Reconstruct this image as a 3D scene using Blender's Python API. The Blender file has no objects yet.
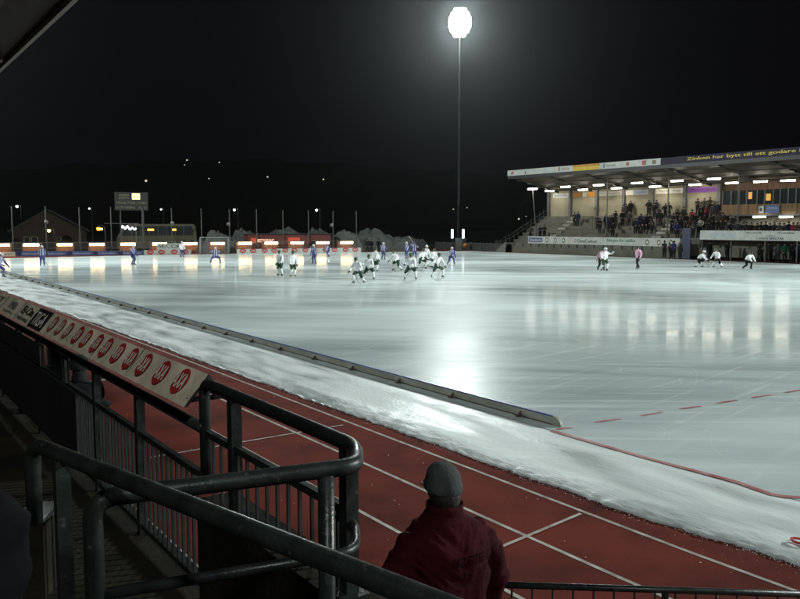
import bpy, bmesh, math, random
from mathutils import Vector, Matrix
from mathutils import noise as mnoise
random.seed(7)
D = bpy.data
scene = bpy.context.scene
COL = scene.collection
R = math.radians

# ------------------------------------------------------------------ camera
F, W2, H2 = 820.0, 400.0, 299.5
HORIZON = 226.0
CAM = Vector((0, 0, 3.6))
YAW = math.atan(563.0 / F)
PITCH = math.atan((H2 - HORIZON) / F)
hf = Vector((math.sin(YAW), math.cos(YAW), 0))
FWD = (hf * math.cos(PITCH) - Vector((0, 0, 1)) * math.sin(PITCH)).normalized()
RGT = Vector((math.cos(YAW), -math.sin(YAW), 0))
UPV = RGT.cross(FWD)
cam_d = D.cameras.new('camera')
cam_d.sensor_width = 36.0
cam_d.lens = 36.0 * F / 800.0
cam_d.clip_start = 0.05
cam_d.clip_end = 4000
cam = D.objects.new('camera', cam_d)
COL.objects.link(cam)
cam.matrix_world = Matrix(((RGT.x, UPV.x, -FWD.x, CAM.x), (RGT.y, UPV.y, -FWD.y, CAM.y),
                           (RGT.z, UPV.z, -FWD.z, CAM.z), (0, 0, 0, 1)))
scene.camera = cam


def ray(px, py):
    return FWD * F + RGT * (px - W2) - UPV * (py - H2)


def at(px, py, z=0.0):                       # point of the horizontal plane at height z
    d = ray(px, py)
    return CAM + d * ((z - CAM.z) / d.z)


def atX(px, py, X):                          # point of the plane x = X
    d = ray(px, py)
    return CAM + d * ((X - CAM.x) / d.x)


def atD(px, py, dist):                       # point at a horizontal forward distance
    d = ray(px, py)
    return CAM + d * (dist / (d.x * hf.x + d.y * hf.y))


def atL(px, py, A, B):                       # point of the vertical plane through A and B
    d = ray(px, py)
    n = Vector((-(B.y - A.y), B.x - A.x, 0))
    t = (A - CAM).dot(n) / d.dot(n)
    return CAM + d * t


# ------------------------------------------------------------------ materials
def nodes_of(m):
    m.use_nodes = True
    nt = m.node_tree
    return nt, nt.nodes, nt.links, nt.nodes['Principled BSDF']


def mat(name, col, rough=0.6, col2=None, scale=6.0, bump=0.0, bscale=None, metal=0.0, emit=None, estr=0.0,
        detail=5.0, stretch=(1, 1, 1), spec=0.5, lo=0.35, hi=0.65, rvar=0.0):
    m = D.materials.new(name)
    nt, N, L, b = nodes_of(m)
    b.inputs['Roughness'].default_value = rough
    b.inputs['Metallic'].default_value = metal
    b.inputs['Specular IOR Level'].default_value = spec
    tc = N.new('ShaderNodeTexCoord')
    mp = N.new('ShaderNodeMapping')
    mp.inputs['Scale'].default_value = stretch
    L.new(tc.outputs['Object'], mp.inputs['Vector'])
    nz = N.new('ShaderNodeTexNoise')
    nz.inputs['Scale'].default_value = scale
    nz.inputs['Detail'].default_value = detail
    L.new(mp.outputs['Vector'], nz.inputs['Vector'])
    cr = N.new('ShaderNodeValToRGB')
    if col2 is None:
        col2 = tuple(c * 0.72 for c in col)
    cr.color_ramp.elements[0].position = lo
    cr.color_ramp.elements[1].position = hi
    cr.color_ramp.elements[0].color = (*col2, 1)
    cr.color_ramp.elements[1].color = (*col, 1)
    L.new(nz.outputs['Fac'], cr.inputs['Fac'])
    L.new(cr.outputs['Color'], b.inputs['Base Color'])
    if rvar:
        mr = N.new('ShaderNodeMapRange')
        mr.inputs['To Min'].default_value = max(0.02, rough - rvar)
        mr.inputs['To Max'].default_value = min(1, rough + rvar)
        mr.inputs['From Min'].default_value = 0.3
        mr.inputs['From Max'].default_value = 0.7
        L.new(nz.outputs['Fac'], mr.inputs['Value'])
        L.new(mr.outputs['Result'], b.inputs['Roughness'])
    if bump:
        n2 = N.new('ShaderNodeTexNoise')
        n2.inputs['Scale'].default_value = bscale or scale * 6
        n2.inputs['Detail'].default_value = 4
        L.new(mp.outputs['Vector'], n2.inputs['Vector'])
        bp = N.new('ShaderNodeBump')
        bp.inputs['Strength'].default_value = bump
        bp.inputs['Distance'].default_value = 0.02
        L.new(n2.outputs['Fac'], bp.inputs['Height'])
        L.new(bp.outputs['Normal'], b.inputs['Normal'])
    if emit:
        b.inputs['Emission Color'].default_value = (*emit, 1)
        b.inputs['Emission Strength'].default_value = estr
    return m


M = {}


def ice_material():
    m = D.materials.new('rink_ice')
    nt, N, L, b = nodes_of(m)
    tc = N.new('ShaderNodeTexCoord')

    def noise(scale, stretch, rot=0.0, detail=5, dist=0.0):
        m0 = N.new('ShaderNodeMapping')
        m0.inputs['Rotation'].default_value = (0, 0, -rot)
        L.new(tc.outputs['Object'], m0.inputs['Vector'])
        mp = N.new('ShaderNodeMapping')
        mp.inputs['Scale'].default_value = stretch
        mp.inputs['Location'].default_value = (rot * 31.7, rot * 17.3, 0)
        L.new(m0.outputs['Vector'], mp.inputs['Vector'])
        n = N.new('ShaderNodeTexNoise')
        n.inputs['Scale'].default_value = scale
        n.inputs['Detail'].default_value = detail
        n.inputs['Distortion'].default_value = dist
        L.new(mp.outputs['Vector'], n.inputs['Vector'])
        return n.outputs['Fac']

    def ramp(v, a, bb, c0, c1):
        r = N.new('ShaderNodeMapRange')
        r.inputs['From Min'].default_value = a
        r.inputs['From Max'].default_value = bb
        r.inputs['To Min'].default_value = c0
        r.inputs['To Max'].default_value = c1
        L.new(v, r.inputs['Value'])
        return r.outputs['Result']

    def math_(op, a, bb):
        n = N.new('ShaderNodeMath')
        n.operation = op
        for i, x in enumerate((a, bb)):
            if isinstance(x, (int, float)):
                n.inputs[i].default_value = x
            else:
                L.new(x, n.inputs[i])
        return n.outputs[0]
    big = noise(0.06, (1, 1, 1), 0.3, 4, 0.6)                 # frosted and wet areas
    bands = noise(1.0, (0.035, 0.30, 1), R(-26), 3, 0.3)      # resurfacing swathes
    lanes = noise(1.0, (0.045, 0.75, 1), R(-48), 4, 0.5)
    fine = noise(1.0, (0.22, 4.0, 1), R(-36), 4, 0.3)          # skate scratches
    fine2 = noise(1.0, (0.2, 4.0, 1), R(12), 4, 0.3)
    grain = noise(9.0, (1, 1, 1), 0, 6)
    mix = math_('ADD', math_('MULTIPLY', bands, 0.35), math_('ADD', math_('MULTIPLY', big, 0.95), math_('MULTIPLY', lanes, 0.25)))
    mixc = ramp(mix, 0.55, 1.0, 0.0, 1.0)
    cr = N.new('ShaderNodeValToRGB')
    cr.color_ramp.elements[0].color = (0.27, 0.32, 0.325, 1)
    cr.color_ramp.elements[1].color = (0.70, 0.765, 0.765, 1)
    L.new(mixc, cr.inputs['Fac'])
    scr = math_('ADD', ramp(fine, 0.54, 0.72, 0.0, 0.50), ramp(fine2, 0.58, 0.74, 0.0, 0.4))
    cuts = None
    for sc__, w__ in ((0.22, 0.0026), (0.35, 0.0034), (0.55, 0.0048), (0.16, 0.0022)):
        cn = noise(sc__, (1, 0.55, 1), sc__ * 9, 0.0, 0.35)
        band = math_('ABSOLUTE', math_('SUBTRACT', cn, 0.5), 0)
        line = ramp(band, 0.0, w__, 0.26, 0.0)
        cuts = line if cuts is None else math_('MAXIMUM', cuts, line)
    scr = math_('ADD', scr, cuts)
    mc = N.new('ShaderNodeMixRGB')
    mc.inputs['Color2'].default_value = (0.74, 0.78, 0.77, 1)
    L.new(scr, mc.inputs['Fac'])
    L.new(cr.outputs['Color'], mc.inputs['Color1'])
    L.new(mc.outputs['Color'], b.inputs['Base Color'])
    rg = math_('ADD', ramp(mix, 0.55, 0.95, 0.26, 0.42), ramp(fine, 0.45, 0.75, 0.0, 0.07))
    L.new(ramp(math_('ADD', lanes, bands), 0.75, 1.25, 0.80, 0.55), b.inputs['Coat Weight'])
    b.inputs['Coat IOR'].default_value = 1.33
    L.new(math_('ADD', ramp(lanes, 0.35, 0.65, 0.065, 0.115), ramp(bands, 0.4, 0.65, 0.0, 0.025)), b.inputs['Coat Roughness'])
    L.new(rg, b.inputs['Roughness'])
    b.inputs['IOR'].default_value = 1.31
    b.inputs['Specular IOR Level'].default_value = 0.5
    hsum = math_('ADD', math_('MULTIPLY', math_('ADD', bands, lanes), 0.7), math_('ADD', math_('MULTIPLY', fine, 0.14), math_('MULTIPLY', grain, 0.02)))
    bp = N.new('ShaderNodeBump')
    bp.inputs['Strength'].default_value = 0.6
    bp.inputs['Distance'].default_value = 0.02
    L.new(hsum, bp.inputs['Height'])
    L.new(bp.outputs['Normal'], b.inputs['Normal'])
    L.new(bp.outputs['Normal'], b.inputs['Coat Normal'])
    # frost lying on the ice scatters light without mirroring
    df = N.new('ShaderNodeBsdfDiffuse')
    L.new(mc.outputs['Color'], df.inputs['Color'])
    mx = N.new('ShaderNodeMixShader')
    L.new(ramp(mix, 0.60, 0.96, 0.36, 0.74), mx.inputs['Fac'])
    L.new(b.outputs['BSDF'], mx.inputs[1])
    L.new(df.outputs['BSDF'], mx.inputs[2])
    L.new(mx.outputs['Shader'], N['Material Output'].inputs['Surface'])
    return m


def chipped(m, col, lo=0.66, hi=0.70, scale=34):
    nt, N, L, b = nodes_of(m)
    src = b.inputs['Base Color'].links[0].from_socket
    tc = N.new('ShaderNodeTexCoord')
    nz = N.new('ShaderNodeTexNoise')
    nz.inputs['Scale'].default_value = scale
    nz.inputs['Detail'].default_value = 7
    L.new(tc.outputs['Object'], nz.inputs['Vector'])
    r = N.new('ShaderNodeMapRange')
    r.inputs['From Min'].default_value = lo
    r.inputs['From Max'].default_value = hi
    L.new(nz.outputs['Fac'], r.inputs['Value'])
    mx = N.new('ShaderNodeMixRGB')
    mx.inputs['Color2'].default_value = (*col, 1)
    L.new(r.outputs['Result'], mx.inputs['Fac'])
    L.new(src, mx.inputs['Color1'])
    L.new(mx.outputs['Color'], b.inputs['Base Color'])


def stripe_mat(name, c1, c2, scale=5.0, lo=0.45, hi=0.55, direction='X', rough=0.75):
    m = D.materials.new(name)
    nt, N, L, b = nodes_of(m)
    tc = N.new('ShaderNodeTexCoord')
    w = N.new('ShaderNodeTexWave')
    w.bands_direction = direction
    w.inputs['Scale'].default_value = scale
    w.inputs['Distortion'].default_value = 0.6
    L.new(tc.outputs['Object'], w.inputs['Vector'])
    cr = N.new('ShaderNodeValToRGB')
    cr.color_ramp.elements[0].position = lo
    cr.color_ramp.elements[1].position = hi
    cr.color_ramp.elements[0].color = (*c1, 1)
    cr.color_ramp.elements[1].color = (*c2, 1)
    L.new(w.outputs['Fac'], cr.inputs['Fac'])
    L.new(cr.outputs['Color'], b.inputs['Base Color'])
    b.inputs['Roughness'].default_value = rough
    return m


M['ice'] = ice_material()
M['snow'] = mat('packed_snow', (0.70, 0.735, 0.73), 0.50, (0.50, 0.535, 0.53), 1.1, 0.5, 18, stretch=(1.7, 0.40, 1), detail=9, rvar=0.30)
M['heap'] = mat('dirty_snow', (0.088, 0.091, 0.088), 0.95, (0.052, 0.054, 0.052), 0.7, 0.3, 5, detail=8)
M['track'] = mat('red_track', (0.155, 0.029, 0.020), 0.85, (0.075, 0.016, 0.012), 0.8, 0.5, 110, detail=10, spec=0.06, lo=0.32, hi=0.60)
M['line'] = mat('lane_paint', (0.46, 0.43, 0.39), 0.7, (0.24, 0.20, 0.18), 5, 0.1, 60)
M['ground'] = mat('dark_ground', (0.05, 0.05, 0.048), 0.85, (0.028, 0.028, 0.027), 0.4, 0.3, 10)
M['hill'] = mat('night_forest', (0.012, 0.013, 0.011), 0.95, (0.006, 0.007, 0.006), 0.05)
M['redline'] = mat('red_ice_line', (0.34, 0.075, 0.075), 0.5, (0.46, 0.24, 0.23), 3.5)
M['rail'] = mat('green_grey_pipe_paint', (0.021, 0.025, 0.0235), 0.38, (0.011, 0.0135, 0.0125), 9, 0.12, 60, rvar=0.1, spec=0.3)
chipped(M['rail'], (0.055, 0.054, 0.047), 0.64, 0.72, 26)
M['bar'] = mat('dark_bar_paint', (0.030, 0.034, 0.034), 0.45, (0.018, 0.02, 0.02), 9)
M['sheet'] = mat('black_sheet', (0.018, 0.018, 0.017), 0.6, (0.010, 0.010, 0.010), 4)
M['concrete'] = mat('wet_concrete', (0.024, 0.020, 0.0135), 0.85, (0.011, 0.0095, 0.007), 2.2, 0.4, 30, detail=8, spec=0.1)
M['pale_concrete'] = mat('pale_concrete', (0.24, 0.25, 0.225), 0.75, (0.14, 0.145, 0.13), 3, 0.3, 40)
M['terrace'] = mat('terrace_concrete', (0.18, 0.165, 0.13), 0.85, (0.12, 0.11, 0.088), 0.8, 0.3, 20)
M['aisle'] = mat('aisle_concrete', (0.44, 0.43, 0.38), 0.8, (0.3, 0.29, 0.25), 1.5)
M['cream'] = mat('cream_wall', (0.37, 0.315, 0.215), 0.85, (0.28, 0.24, 0.165), 0.5)
M['wallgreen'] = mat('olive_concrete', (0.18, 0.175, 0.135), 0.85, (0.125, 0.12, 0.09), 0.7, 0.3, 12)
M['steel'] = mat('grey_steel', (0.15, 0.155, 0.155), 0.55, (0.10, 0.105, 0.105), 2)
M['mastgrey'] = mat('weathered_mast', (0.035, 0.036, 0.038), 0.8, (0.024, 0.025, 0.026), 0.8, spec=0.1)
M['polegrey'] = mat('dull_pole_grey', (0.085, 0.088, 0.088), 0.7, (0.06, 0.062, 0.062), 2, spec=0.2)
M['dullwhite'] = mat('scuffed_white', (0.30, 0.31, 0.30), 0.7, (0.22, 0.23, 0.22), 3)
M['darksteel'] = mat('dark_steel', (0.07, 0.072, 0.07), 0.5, (0.045, 0.046, 0.045), 2)
M['rooftin'] = mat('roof_sheet', (0.105, 0.09, 0.072), 0.6, (0.065, 0.056, 0.045), 0.6)
M['white'] = mat('white_board', (0.60, 0.62, 0.57), 0.5, (0.48, 0.50, 0.46), 1.5)
M['banner'] = mat('worn_banner', (0.88, 0.75, 0.57), 0.55, (0.56, 0.47, 0.35), 3.5, 0.2, 20, detail=8)
M['banner2'] = mat('yellowed_banner', (0.80, 0.74, 0.55), 0.55, (0.55, 0.50, 0.37), 4, 0.2, 20)
M['red'] = mat('sign_red', (0.50, 0.035, 0.035), 0.5, (0.36, 0.022, 0.025), 8)
M['fadedred'] = mat('faded_sign_red', (0.46, 0.10, 0.08), 0.5, (0.33, 0.06, 0.05), 8)
M['offwhite'] = mat('sign_white', (0.88, 0.82, 0.72), 0.5, (0.76, 0.70, 0.62), 8)
M['black'] = mat('sign_black', (0.025, 0.022, 0.025), 0.5, (0.015, 0.013, 0.015), 6)
M['greyink'] = mat('faded_ink', (0.20, 0.21, 0.22), 0.6, (0.12, 0.13, 0.14), 9)
M['blue'] = mat('board_blue', (0.07, 0.11, 0.29), 0.5, (0.05, 0.08, 0.22), 1.5)
M['navy'] = mat('dark_blue', (0.018, 0.028, 0.085), 0.5, (0.012, 0.018, 0.06), 3)
M['skyink'] = mat('pale_blue_ink', (0.50, 0.58, 0.68), 0.5, (0.38, 0.46, 0.58), 6)
M['orange'] = mat('banner_orange', (0.60, 0.25, 0.03), 0.5, (0.5, 0.19, 0.02), 2)
M['yellow'] = mat('banner_yellow', (0.72, 0.50, 0.03), 0.5, (0.6, 0.4, 0.02), 2)
M['purple'] = mat('fascia_purple', (0.016, 0.008, 0.034), 0.7, (0.012, 0.006, 0.026), 1)
M['violet'] = mat('banner_violet', (0.25, 0.07, 0.40), 0.5, (0.2, 0.055, 0.34), 1)
M['goldink'] = mat('gold_lettering', (0.80, 0.60, 0.05), 0.5, (0.7, 0.5, 0.04), 6)
M['greenink'] = mat('green_ink', (0.05, 0.19, 0.12), 0.5, (0.035, 0.14, 0.09), 6)
M['olive'] = mat('olive_badge', (0.20, 0.15, 0.03), 0.5, (0.12, 0.09, 0.02), 12)
M['wood'] = mat('orange_wood', (0.20, 0.105, 0.03), 0.65, (0.13, 0.068, 0.02), 3, stretch=(1, 1, 0.2))
M['darkwood'] = mat('brown_wood', (0.085, 0.042, 0.016), 0.7, (0.05, 0.025, 0.010), 3, stretch=(1, 1, 0.2))
M['shelterwall'] = mat('red_brown_board', (0.13, 0.042, 0.018), 0.7, (0.05, 0.02, 0.011), 2.6)
M['glass'] = mat('dark_glass', (0.03, 0.034, 0.036), 0.08, (0.02, 0.023, 0.025), 1)
M['buscream'] = mat('cream_coach_paint', (0.075, 0.061, 0.03), 0.5, (0.055, 0.046, 0.023), 0.6)
M['house'] = mat('brown_render', (0.045, 0.027, 0.015), 0.9, (0.033, 0.02, 0.011), 0.7)
M['roofdark'] = mat('dark_roof', (0.03, 0.028, 0.026), 0.8, (0.02, 0.019, 0.018), 2)
M['kiosk'] = mat('red_kiosk_paint', (0.15, 0.014, 0.011), 0.6, (0.10, 0.010, 0.008), 1)
M['rubber'] = mat('black_rubber', (0.02, 0.02, 0.02), 0.7)
M['carpaint'] = mat('grey_car_paint', (0.08, 0.085, 0.09), 0.25, (0.07, 0.075, 0.08), 1)
M['ballorange'] = mat('orange_marker', (0.55, 0.22, 0.02), 0.5, (0.45, 0.17, 0.02), 4)
M['cap'] = mat('blue_board_cap', (0.03, 0.06, 0.28), 0.4, (0.02, 0.045, 0.2), 2)
M['boardcream'] = mat('rink_board_cream', (0.42, 0.42, 0.35), 0.6, (0.28, 0.275, 0.22), 1.5, stretch=(1, 1, 4))
M['rust'] = mat('rusty_foot', (0.10, 0.055, 0.035), 0.7, (0.09, 0.035, 0.02), 6)
# emitters
M['tube'] = mat('lit_fluorescent_tube', (0.8, 0.8, 0.8), 0.5, emit=(1.0, 0.92, 0.76), estr=34)
M['warmtube'] = mat('lit_warm_tube', (0.8, 0.7, 0.5), 0.5, emit=(1.0, 0.73, 0.36), estr=26)
M['lampglass'] = mat('lit_floodlight_glass', (0.8, 0.8, 0.8), 0.5, emit=(0.93, 1.0, 0.98), estr=90)
M['spotglow'] = mat('lit_street_lamp', (0.8, 0.8, 0.8), 0.5, emit=(0.95, 1.0, 1.0), estr=9)
M['farglow'] = mat('faint_far_lamp', (0.8, 0.8, 0.8), 0.5, emit=(1.0, 0.9, 0.75), estr=0.7)
M['warmglow'] = mat('lit_warm_lamp', (0.8, 0.7, 0.5), 0.5, emit=(1.0, 0.62, 0.22), estr=9)
M['amberwindow'] = mat('lit_amber_window', (0.5, 0.25, 0.05), 0.5, emit=(1.0, 0.42, 0.06), estr=0.55)
M['orangeglow'] = mat('lit_orange_lamp', (0.8, 0.4, 0.1), 0.5, emit=(1.0, 0.36, 0.04), estr=3.0)
M['neon'] = mat('lit_white_sign', (0.8, 0.85, 0.9), 0.5, emit=(0.75, 0.88, 1.0), estr=4)
M['screen'] = mat('lit_score_panel', (0.6, 0.6, 0.3), 0.5, emit=(0.85, 0.88, 0.38), estr=1.5)
M['dimtext'] = mat('dim_score_digits', (0.2, 0.2, 0.1), 0.5, emit=(0.5, 0.5, 0.25), estr=0.10)
M['kiosksign'] = mat('lit_kiosk_sign', (0.6, 0.3, 0.2), 0.5, emit=(1.0, 0.55, 0.38), estr=1.1)
M['redglow'] = mat('lit_red_panel', (0.4, 0.05, 0.02), 0.5, emit=(1.0, 0.10, 0.02), estr=0.28)
M['headlight'] = mat('lit_headlight', (0.8, 0.8, 0.7), 0.5, emit=(1.0, 0.92, 0.72), estr=7)
# clothes
M['skin'] = mat('skin', (0.42, 0.24, 0.17), 0.55, (0.36, 0.2, 0.14), 8)
M['jersey_white'] = mat('white_jersey', (0.90, 0.91, 0.92), 0.8, (0.82, 0.83, 0.85), 7, 0.3, 20)
M['jersey_violet'] = stripe_mat('violet_blue_jersey', (0.065, 0.065, 0.22), (0.52, 0.52, 0.64), 1.6, 0.50, 0.66, 'X')
M['violet_short'] = mat('violet_blue_shorts', (0.07, 0.07, 0.24), 0.8, (0.05, 0.05, 0.18), 6)
M['green_short'] = mat('dark_green_shorts', (0.018, 0.065, 0.032), 0.8, (0.012, 0.045, 0.022), 6)
M['sock_white'] = mat('white_sock', (0.88, 0.89, 0.89), 0.85, (0.78, 0.8, 0.8), 8)
M['sock_violet'] = mat('violet_grey_sock', (0.16, 0.17, 0.32), 0.85, (0.10, 0.11, 0.22), 8)
M['helmet_green'] = mat('green_helmet', (0.045, 0.10, 0.03), 0.3, (0.035, 0.08, 0.025), 5)
M['helmet_white'] = mat('white_helmet', (0.7, 0.7, 0.7), 0.3, (0.6, 0.6, 0.62), 5)
M['helmet_blue'] = mat('blue_helmet', (0.05, 0.06, 0.2), 0.3, (0.04, 0.05, 0.16), 5)
M['glove'] = mat('dark_glove', (0.03, 0.045, 0.035), 0.7)
M['pink'] = mat('pink_referee_shirt', (0.74, 0.44, 0.58), 0.8, (0.62, 0.36, 0.48), 7)
M['skate'] = mat('black_skate', (0.02, 0.02, 0.02), 0.4)
M['blade'] = mat('skate_steel', (0.5, 0.5, 0.5), 0.25, metal=0.9)
M['stick'] = mat('bandy_stick_wood', (0.30, 0.20, 0.10), 0.6)
M['paleStick'] = mat('pale_stick_wood', (0.62, 0.58, 0.48), 0.6)
for nm, c in (('coat_black', (0.018, 0.018, 0.02)), ('coat_grey', (0.06, 0.06, 0.062)), ('coat_navy', (0.02, 0.028, 0.06)),
              ('coat_red', (0.20, 0.025, 0.03)), ('coat_green', (0.025, 0.11, 0.06)), ('coat_brown', (0.06, 0.042, 0.03)),
              ('coat_blue', (0.04, 0.05, 0.20)), ('trouser', (0.025, 0.026, 0.03)), ('coat_white', (0.45, 0.45, 0.45))):
    M[nm] = mat(nm, c, 0.85, None, 7, 0.3, 30, spec=0.1)
M['darknavycoat'] = mat('dark_navy_coat', (0.0035, 0.0038, 0.0052), 0.9, (0.002, 0.0022, 0.003), 7, 0.1, 60, spec=0.05)
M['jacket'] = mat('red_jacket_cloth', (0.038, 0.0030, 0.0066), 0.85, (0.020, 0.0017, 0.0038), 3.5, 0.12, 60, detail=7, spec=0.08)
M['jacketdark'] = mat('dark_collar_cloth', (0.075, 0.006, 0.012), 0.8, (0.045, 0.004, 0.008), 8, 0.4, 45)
M['jacketink'] = mat('dark_jacket_print', (0.008, 0.003, 0.004), 0.9, spec=0.02)
M['hair'] = mat('dark_hair', (0.02, 0.014, 0.01), 0.7, (0.012, 0.008, 0.006), 40, 0.5, 120)


def beanie_material():
    m = mat('grey_green_knit', (0.048, 0.053, 0.052), 0.95, (0.025, 0.028, 0.028), 9, 0.0)
    nt, N, L, b = nodes_of(m)
    tc = N.new('ShaderNodeTexCoord')
    w = N.new('ShaderNodeTexNoise')
    w.inputs['Scale'].default_value = 90
    mp = N.new('ShaderNodeMapping')
    mp.inputs['Scale'].default_value = (1, 1, 0.35)
    L.new(tc.outputs['Object'], mp.inputs['Vector'])
    L.new(mp.outputs['Vector'], w.inputs['Vector'])
    bp = N.new('ShaderNodeBump')
    bp.inputs['Strength'].default_value = 0.8
    bp.inputs['Distance'].default_value = 0.006
    L.new(w.outputs['Fac'], bp.inputs['Height'])
    L.new(bp.outputs['Normal'], b.inputs['Normal'])
    return m


M['beanie'] = beanie_material()


# ------------------------------------------------------------------ mesh collecting
class MB:
    def __init__(s):
        s.v, s.f, s.mi = [], [], []

    def add(s, vs, fs, mi=0):
        o = len(s.v)
        s.v += [Vector(p) for p in vs]
        s.f += [tuple(i + o for i in f) for f in fs]
        s.mi += [mi] * len(fs)
        return s

    def box(s, a, b, mi=0):
        x0, y0, z0 = (min(a[i], b[i]) for i in range(3))
        x1, y1, z1 = (max(a[i], b[i]) for i in range(3))
        return s.add([(x0, y0, z0), (x1, y0, z0), (x1, y1, z0), (x0, y1, z0), (x0, y0, z1), (x1, y0, z1), (x1, y1, z1), (x0, y1, z1)],
                     [(3, 2, 1, 0), (4, 5, 6, 7), (0, 1, 5, 4), (1, 2, 6, 5), (2, 3, 7, 6), (3, 0, 4, 7)], mi)

    def obox(s, c, ux, uy, uz, mi=0):               # oriented box: centre and three half vectors
        c, ux, uy, uz = Vector(c), Vector(ux), Vector(uy), Vector(uz)
        vs = [c + ux * a + uy * b + uz * d for d in (-1, 1) for a, b in ((-1, -1), (1, -1), (1, 1), (-1, 1))]
        return s.add(vs, [(3, 2, 1, 0), (4, 5, 6, 7), (0, 1, 5, 4), (1, 2, 6, 5), (2, 3, 7, 6), (3, 0, 4, 7)], mi)

    def tube(s, pts, r, n=12, mi=0, caps=True):
        pts = [Vector(p) for p in pts]
        rs = r if isinstance(r, (list, tuple)) else [r] * len(pts)
        t0 = (pts[1] - pts[0]).normalized()
        up = Vector((0, 0, 1)) if abs(t0.z) < 0.9 else Vector((1, 0, 0))
        u = t0.cross(up).normalized()
        rings = []
        for i, p in enumerate(pts):
            if i == 0:
                t = t0
            elif i == len(pts) - 1:
                t = (pts[i] - pts[i - 1]).normalized()
            else:
                t = ((pts[i + 1] - pts[i]).normalized() + (pts[i] - pts[i - 1]).normalized()).normalized()
            u = (u - t * u.dot(t)).normalized()
            w = t.cross(u)
            rings.append([p + (u * math.cos(2 * math.pi * k / n) + w * math.sin(2 * math.pi * k / n)) * rs[i] for k in range(n)])
        vs = [q for rg in rings for q in rg]
        fs = []
        for i in range(len(pts) - 1):
            for k in range(n):
                fs.append((i * n + k, i * n + (k + 1) % n, (i + 1) * n + (k + 1) % n, (i + 1) * n + k))
        if caps:
            fs.append(tuple(range(n - 1, -1, -1)))
            fs.append(tuple((len(pts) - 1) * n + k for k in range(n)))
        return s.add(vs, fs, mi)

    def ell(s, c, r, nu=16, nv=10, mi=0, vmin=0.0, vmax=1.0):
        c = Vector(c)
        vs, fs = [], []
        for j in range(nv + 1):
            th = math.pi * (vmin + (vmax - vmin) * j / nv)
            for i in range(nu):
                ph = 2 * math.pi * i / nu
                vs.append(c + Vector((r[0] * math.sin(th) * math.cos(ph), r[1] * math.sin(th) * math.sin(ph), r[2] * math.cos(th))))
        for j in range(nv):
            for i in range(nu):
                fs.append((j * nu + i, (j + 1) * nu + i, (j + 1) * nu + (i + 1) % nu, j * nu + (i + 1) % nu))
        return s.add(vs, fs, mi)

    def quad(s, a, b, c, d, mi=0):
        return s.add([a, b, c, d], [(0, 1, 2, 3)], mi)

    def prism(s, poly, ext, mi=0):                    # closed polygon extruded by a vector
        ext = Vector(ext)
        n = len(poly)
        p = [Vector(q) for q in poly]
        vs = p + [q + ext for q in p]
        fs = [tuple(range(n - 1, -1, -1)), tuple(range(n, 2 * n))] + [(i, (i + 1) % n, n + (i + 1) % n, n + i) for i in range(n)]
        return s.add(vs, fs, mi)

    def build(s, name, mats, parent=None, loc=None, smooth=False, base=None):
        # world coordinates in; a child is stored relative to its parent's origin, a top-level mesh relative to loc
        org = Vector((0, 0, 0))
        if parent is not None:
            p = parent
            while p is not None:
                org = org + p.location
                p = p.parent
        elif loc is not None:
            org = Vector(loc)
        if base is not None:
            org = Vector(base)
        me = D.meshes.new(name)
        me.from_pydata([v - org for v in s.v], [], s.f)
        if not isinstance(mats, (list, tuple)):
            mats = [mats]
        for m in mats:
            me.materials.append(m)
        me.polygons.foreach_set('material_index', s.mi)
        if smooth:
            me.polygons.foreach_set('use_smooth', [True] * len(s.f))
        bm = bmesh.new()
        bm.from_mesh(me)
        bmesh.ops.recalc_face_normals(bm, faces=bm.faces)
        bm.to_mesh(me)
        bm.free()
        o = D.objects.new(name, me)
        COL.objects.link(o)
        if parent is not None:
            o.parent = parent
        elif loc is not None:
            o.location = loc
        return o


def tag(o, label=None, cat=None, group=None, kind=None):
    if label:
        o['label'] = label
    if cat:
        o['category'] = cat
    if group:
        o['group'] = group
    if kind:
        o['kind'] = kind
    return o


def empty(name, loc, label=None, cat=None, group=None):
    o = D.objects.new(name, None)
    COL.objects.link(o)
    o.location = loc
    o.empty_display_size = 0.2
    return tag(o, label, cat, group)


def struct(name, mb, m, smooth=False):
    return tag(mb.build(name, m, smooth=smooth), kind='structure')


def copy_tree(o, loc=None, rz=None, parent=None):
    c = o.copy()
    COL.objects.link(c)
    if parent is not None:
        c.parent = parent
    if loc is not None:
        c.location = loc
    if rz is not None:
        c.rotation_euler = (0, 0, rz)
    for ch in list(o.children):
        copy_tree(ch, parent=c)
    return c


_txt = {}


def text_geo(s):
    if s not in _txt:
        cu = D.curves.new('t', 'FONT')
        cu.body = s
        cu.resolution_u = 3
        ob = D.objects.new('t', cu)
        COL.objects.link(ob)
        dg = bpy.context.evaluated_depsgraph_get()
        me = D.meshes.new_from_object(ob.evaluated_get(dg))
        vs = [(v.co.x, v.co.y) for v in me.vertices]
        fs = [tuple(p.vertices) for p in me.polygons]
        D.objects.remove(ob)
        D.curves.remove(cu)
        D.meshes.remove(me)
        x0, x1 = min(v[0] for v in vs), max(v[0] for v in vs)
        y0, y1 = min(v[1] for v in vs), max(v[1] for v in vs)
        _txt[s] = ([((v[0] - x0) / (x1 - x0), (v[1] - y0) / (y1 - y0)) for v in vs], fs)
    return _txt[s]


def put_text(mb, s, O, U, V, lift, mi=0, warp=None, bold=0.0):
    """words filling the rectangle O, O+U, O+V, raised by the vector lift"""
    vs, fs = text_geo(s)
    O, U, V, lift = Vector(O), Vector(U), Vector(V), Vector(lift)
    for k in range(2 if bold else 1):
        mb.add([O + U * (x + bold * k) + V * (y if not warp else warp(x, y)) + lift * (1 + 0.25 * k) for x, y in vs], fs, mi)
    return mb


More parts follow.
